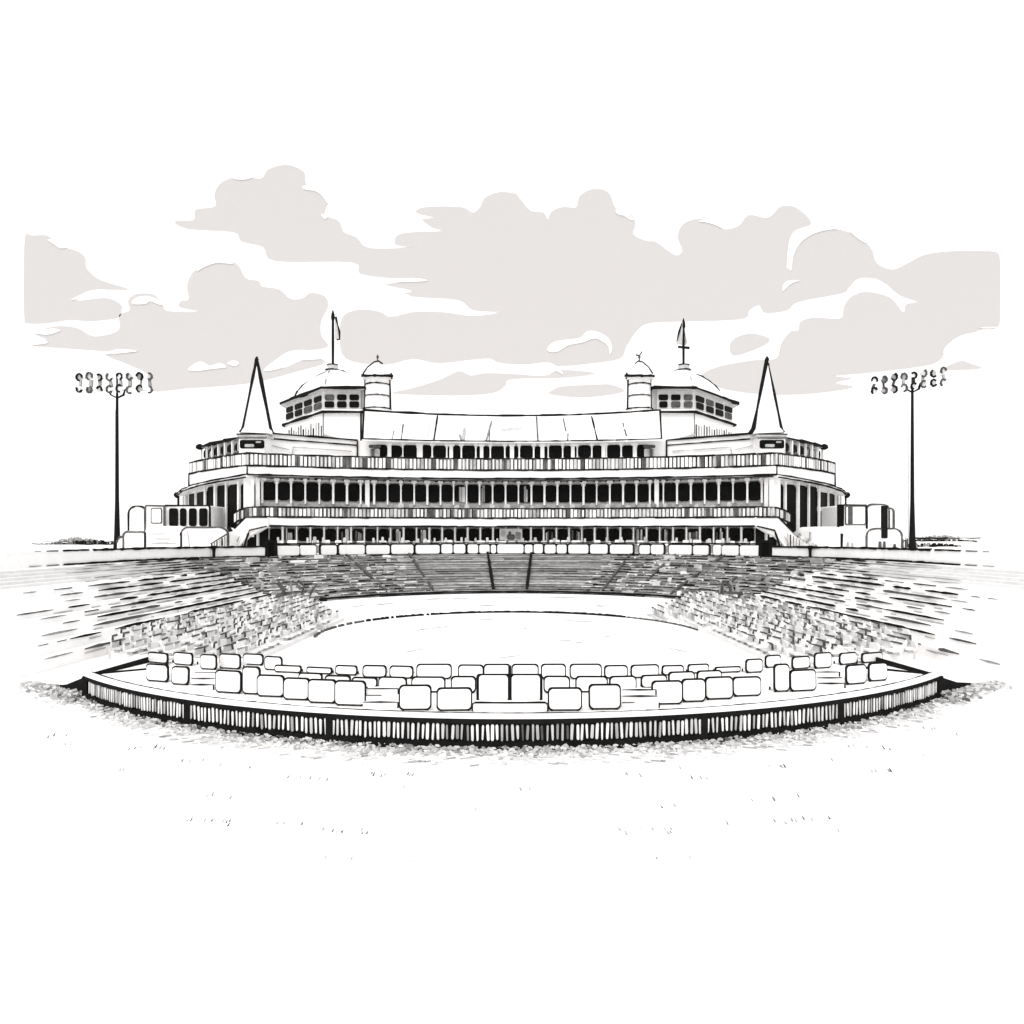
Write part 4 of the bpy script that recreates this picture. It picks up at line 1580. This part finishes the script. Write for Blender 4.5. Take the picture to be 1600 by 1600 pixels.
def cloud(pts, d, label, thick=16.0, glints=()):
    pts = spline(pts)
    q = [(PX(x, d), PZ(y, d)) for x, y in pts]
    N = len(q)
    ar = sum(q[i][0] * q[(i + 1) % N][1] - q[(i + 1) % N][0] * q[i][1] for i in range(N))
    if ar < 0:
        q.reverse()
    tri = tessellate_polygon([[Vector((a, b, 0)) for a, b in q]])
    vs = [(a, d, b) for a, b in q] + [(a, d + thick, b) for a, b in q]
    fs = [tuple(t) for t in tri] + [tuple(reversed([i + N for i in t])) for t in tri] + [(i, (i + 1) % N, N + (i + 1) % N, N + i) for i in range(N)]
    me = bpy.data.meshes.new('cloud')
    me.from_pydata(vs, [], fs)
    me.materials.append(CLOUD)
    me.materials.append(WHITE)
    for f in me.polygons[2 * len(tri):]:
        f.material_index = 1  # edge faces coloured white as a painted bright rim round the grey
    me.update()
    o = bpy.data.objects.new('cloud', me)
    col.objects.link(o)
    for hp in glints:                                # highlights painted as white slivers on the front of the cloud
        hp = spline(hp)
        hq = [(PX(x, d), PZ(y, d)) for x, y in hp]
        n2 = len(hq)
        t2 = tessellate_polygon([[Vector((a, b, 0)) for a, b in hq]])
        me = bpy.data.meshes.new('highlight')
        me.from_pydata([(a, d - 3.5, b) for a, b in hq] + [(a, d - .2, b) for a, b in hq], [],
                       [tuple(t) for t in t2] + [tuple(reversed([i + n2 for i in t])) for t in t2] + [(i, (i + 1) % n2, n2 + (i + 1) % n2, n2 + i) for i in range(n2)])
        me.materials.append(WHITE)
        h_ = bpy.data.objects.new('highlight', me)
        col.objects.link(h_)
        h_.parent = o
    return tag(o, label, 'cloud', 'pale grey clouds in the white sky')


cloud(z5((505, 212), (565, 207), (572, 175), (632, 165), (630, 125), (655, 88), (715, 70), (775, 78), (800, 48), (860, 35), (910, 58), (918, 97), (962, 110), (988, 142), (975, 190), (1018, 210), (1035, 245), (1075, 262), (1115, 295), (1255, 292),
          (1197, 285), (1202, 255), (1255, 245), (1350, 242), (1312, 232), (1280, 205), (1325, 202), (1260, 185), (1290, 167), (1400, 167), (1438, 184), (1462, 165), (1475, 138), (1520, 120), (1570, 125))
      + z6((65, 140), (98, 178), (138, 184), (152, 205), (163, 182), (200, 166), (240, 168), (252, 132), (295, 110), (342, 122), (365, 172), (412, 190), (426, 220), (420, 252), (458, 272), (490, 276), (530, 305), (556, 318), (572, 302), (558, 260), (575, 220), (625, 203), (685, 212),
           (702, 236), (748, 226), (780, 192), (840, 200), (880, 165), (922, 166), (962, 196), (973, 222), (925, 240), (905, 280), (900, 365), (925, 300), (970, 252), (1030, 236), (1100, 248), (1160, 292), (1180, 342), (1230, 362), (1275, 343), (1330, 316), (1410, 305), (1490, 304), (1545, 306), (1564, 322), (1566, 400),
           (1566, 480), (1564, 530), (1548, 548), (1500, 552), (1440, 590), (1402, 604), (1372, 650), (1300, 668), (1130, 688), (1040, 694), (1105, 703), (1050, 716), (1108, 730), (1000, 748), (870, 754), (730, 742), (642, 712), (640, 685), (700, 662), (800, 645), (865, 640), (882, 592), (910, 556), (935, 552), (942, 525), (985, 512),
           (1045, 516), (1072, 510), (1078, 476), (1102, 446), (1150, 432), (1222, 450), (1262, 495), (1272, 470), (1308, 464), (1250, 442), (1190, 396), (1125, 390), (1092, 420), (1070, 437), (935, 464), (900, 490), (832, 498), (812, 474), (782, 490), (770, 514), (690, 522), (560, 525), (470, 530), (432, 552), (398, 602), (378, 640),
           (285, 656), (180, 664), (10, 655))
      + z5((1480, 640), (1335, 655), (1250, 642), (1160, 660), (1040, 640), (1022, 560), (1035, 505), (1090, 487), (1150, 495), (1180, 510), (1260, 494), (1350, 496), (1440, 507), (1528, 495), (1440, 490), (1392, 458), (1260, 448), (1220, 438), (1248, 428), (1165, 408), (1298, 394), (1180, 389), (1085, 375), (1060, 340), (820, 336), (782, 292), (715, 275), (690, 246), (550, 236)),
      2500, 'largest grey cloud bank, spreading from above the left dome to the far right sky',
      glints=(z5((908, 103), (940, 104), (970, 118), (987, 143), (984, 156), (968, 134), (945, 118), (912, 112)), z5((690, 78), (730, 70), (752, 72), (735, 80), (710, 82)), z5((965, 190), (985, 195), (975, 205)),
              z6((884, 430), (888, 408), (905, 398), (938, 397), (915, 405), (897, 420)), z6((625, 212), (650, 206), (680, 213), (695, 232), (670, 222), (645, 215)),
              z6((365, 178), (395, 183), (418, 205), (410, 208), (390, 195), (370, 190)),
              z6((150, 610), (175, 588), (250, 577), (272, 558), (300, 556), (335, 572), (352, 600), (346, 628), (338, 600), (300, 578), (262, 590), (215, 600), (185, 618), (160, 620)),
              z6((905, 362), (900, 330), (905, 290), (930, 255), (975, 235), (1030, 228), (1075, 236), (1030, 238), (980, 252), (940, 280), (918, 320), (912, 362)),
              z6((1088, 235), (1120, 248), (1152, 275), (1140, 278), (1110, 258)), z6((200, 690), (150, 670), (60, 680), (10, 665), (90, 660), (160, 655)),
              z5((1240, 455), (1160, 445), (1230, 440)), z5((1296, 398), (1200, 402), (1160, 396), (1250, 390)), z6((1500, 560), (1450, 585), (1400, 640), (1390, 610), (1440, 570)))
              + tuple([(1562, y), (1546, y + 1.2), (1530 - k * 6, y + .6), (1545, y - .6)] for k, y in enumerate((512, 519, 527))))
cloud(z5((60, 600), (105, 582), (68, 562), (130, 540), (200, 545), (255, 571), (330, 552), (332, 505), (365, 490), (360, 460), (385, 439), (440, 440), (468, 472), (486, 492), (585, 493), (522, 480), (527, 460), (549, 455), (545, 410), (565, 368), (600, 346), (640, 335), (700, 344), (727, 388), (768, 398), (778, 415),
          (832, 424), (866, 453), (905, 452), (932, 435), (975, 446), (985, 478), (965, 520), (963, 565), (985, 602), (930, 614), (885, 616), (840, 640), (790, 676), (850, 668), (905, 645), (955, 640), (975, 655), (900, 678), (740, 718), (545, 734), (435, 742), (420, 690), (350, 655), (290, 628), (385, 622), (290, 618), (180, 610)), 2500,
      'grey cloud with one round puff, drifting above the spire and level lamps at left',
      glints=(z5((548, 676), (575, 654), (595, 652), (618, 664), (648, 655), (668, 667), (645, 671), (610, 675), (580, 679)), z5((672, 657), (690, 647), (708, 655), (695, 664)), z5((375, 470), (385, 452), (420, 446), (455, 458), (465, 474), (430, 462), (415, 470)),
              z5((785, 678), (830, 640), (870, 618), (925, 617), (880, 640), (840, 670)), z5((900, 645), (935, 628), (985, 640), (950, 643)), z5((575, 368), (600, 340), (640, 332), (690, 345), (640, 342), (605, 352)),
              z5((70, 560), (120, 548), (150, 553), (110, 566)), z5((60, 598), (110, 592), (90, 584)), z5((290, 627), (390, 618), (330, 612))))
cloud(z5((38, 262), (60, 256), (110, 257), (138, 285), (200, 304), (226, 326), (230, 358), (265, 390), (300, 404), (362, 425), (270, 428), (190, 460), (290, 451), (336, 470), (340, 490), (326, 514), (240, 524), (180, 520), (110, 530), (50, 531), (36, 515), (34, 400)), 2500, 'blunt ended grey cloud at the far left edge of the sky', glints=(z5((185, 458), (240, 440), (300, 428), (250, 428), (205, 446)), z5((110, 270), (140, 275), (170, 292), (150, 296), (130, 284))))
cloud(z5((1188, 750), (1240, 735), (1330, 708), (1372, 688), (1400, 680), (1432, 693), (1475, 686), (1560, 688)) + z6((140, 694), (190, 676), (300, 686), (210, 700), (40, 705), (20, 725), (-20, 748), (-140, 756)), 2500, 'long low cloud just above the middle of the pavilion roof')
cloud(z6((160, 752), (168, 738), (200, 727), (300, 722), (350, 722), (392, 742), (330, 756), (250, 762)), 2500, 'small flat cloud beside the right turret cap')
cloud(z6((720, 605), (735, 578), (785, 562), (838, 574), (842, 590), (800, 612), (735, 632)), 2500, 'small oval cloud between the pennant and the right spire')
cloud(z6((1385, 674), (1440, 648), (1470, 655), (1508, 670), (1450, 676)), 2500, 'tiny grey wisp just above the tilted row of lamps')

# ------------------------------------------------------------------ light, sky, camera
w = bpy.data.worlds.new('World')
sc.world = w
w.use_nodes = True
nt = w.node_tree
bg = nt.nodes['Background']
sky = nt.nodes.new('ShaderNodeTexSky')
sky.sky_type = 'NISHITA'
sky.sun_disc = False
EL, AZ = 48.0, 195.0                                  # sun behind the camera, slightly to its left
sky.sun_elevation = rad(EL)
sky.sun_rotation = rad(AZ)
sky.air_density = 1.0
sky.dust_density = 4.0
hs = nt.nodes.new('ShaderNodeHueSaturation')          # an overcast sky is nearly colourless
hs.inputs['Saturation'].default_value = 0.12
nt.links.new(sky.outputs[0], hs.inputs['Color'])
veil = nt.nodes.new('ShaderNodeVectorMath')           # an even white veil of high cloud over the blue
veil.operation = 'MULTIPLY_ADD'
veil.inputs[1].default_value = (.22, .22, .22)
veil.inputs[2].default_value = (6.6, 6.58, 6.55)
nt.links.new(hs.outputs[0], veil.inputs[0])
nt.links.new(veil.outputs[0], bg.inputs['Color'])
bg.inputs['Strength'].default_value = 0.15
L = bpy.data.lights.new('sun', 'SUN')
L.energy = 1.0
L.angle = rad(25)
L.color = (1, .97, .93)
so = bpy.data.objects.new('sun', L)
col.objects.link(so)
sd = Vector((math.sin(rad(AZ)) * math.cos(rad(EL)), math.cos(rad(AZ)) * math.cos(rad(EL)), math.sin(rad(EL))))
so.rotation_euler = sd.to_track_quat('Z', 'Y').to_euler()
so.location = (0, -50, 80)

cam = bpy.data.cameras.new('camera')
cam.lens = 36.0 * FPX / 1600.0
cam.sensor_width = 36.0
cam.shift_y = (HOR - 800.0) / 1600.0
cam.clip_start = 0.5
cam.clip_end = 12000
co = bpy.data.objects.new('camera', cam)
col.objects.link(co)
co.location = (0, 0, EYE)
co.rotation_euler = (rad(90), 0, 0)
sc.camera = co
sc.view_settings.view_transform = 'Standard'
sc.view_settings.look = 'None'
sc.view_settings.gamma = 1.0
sc.view_settings.exposure = 0.18
sc.cycles.max_bounces = 10
sc.cycles.diffuse_bounces = 6
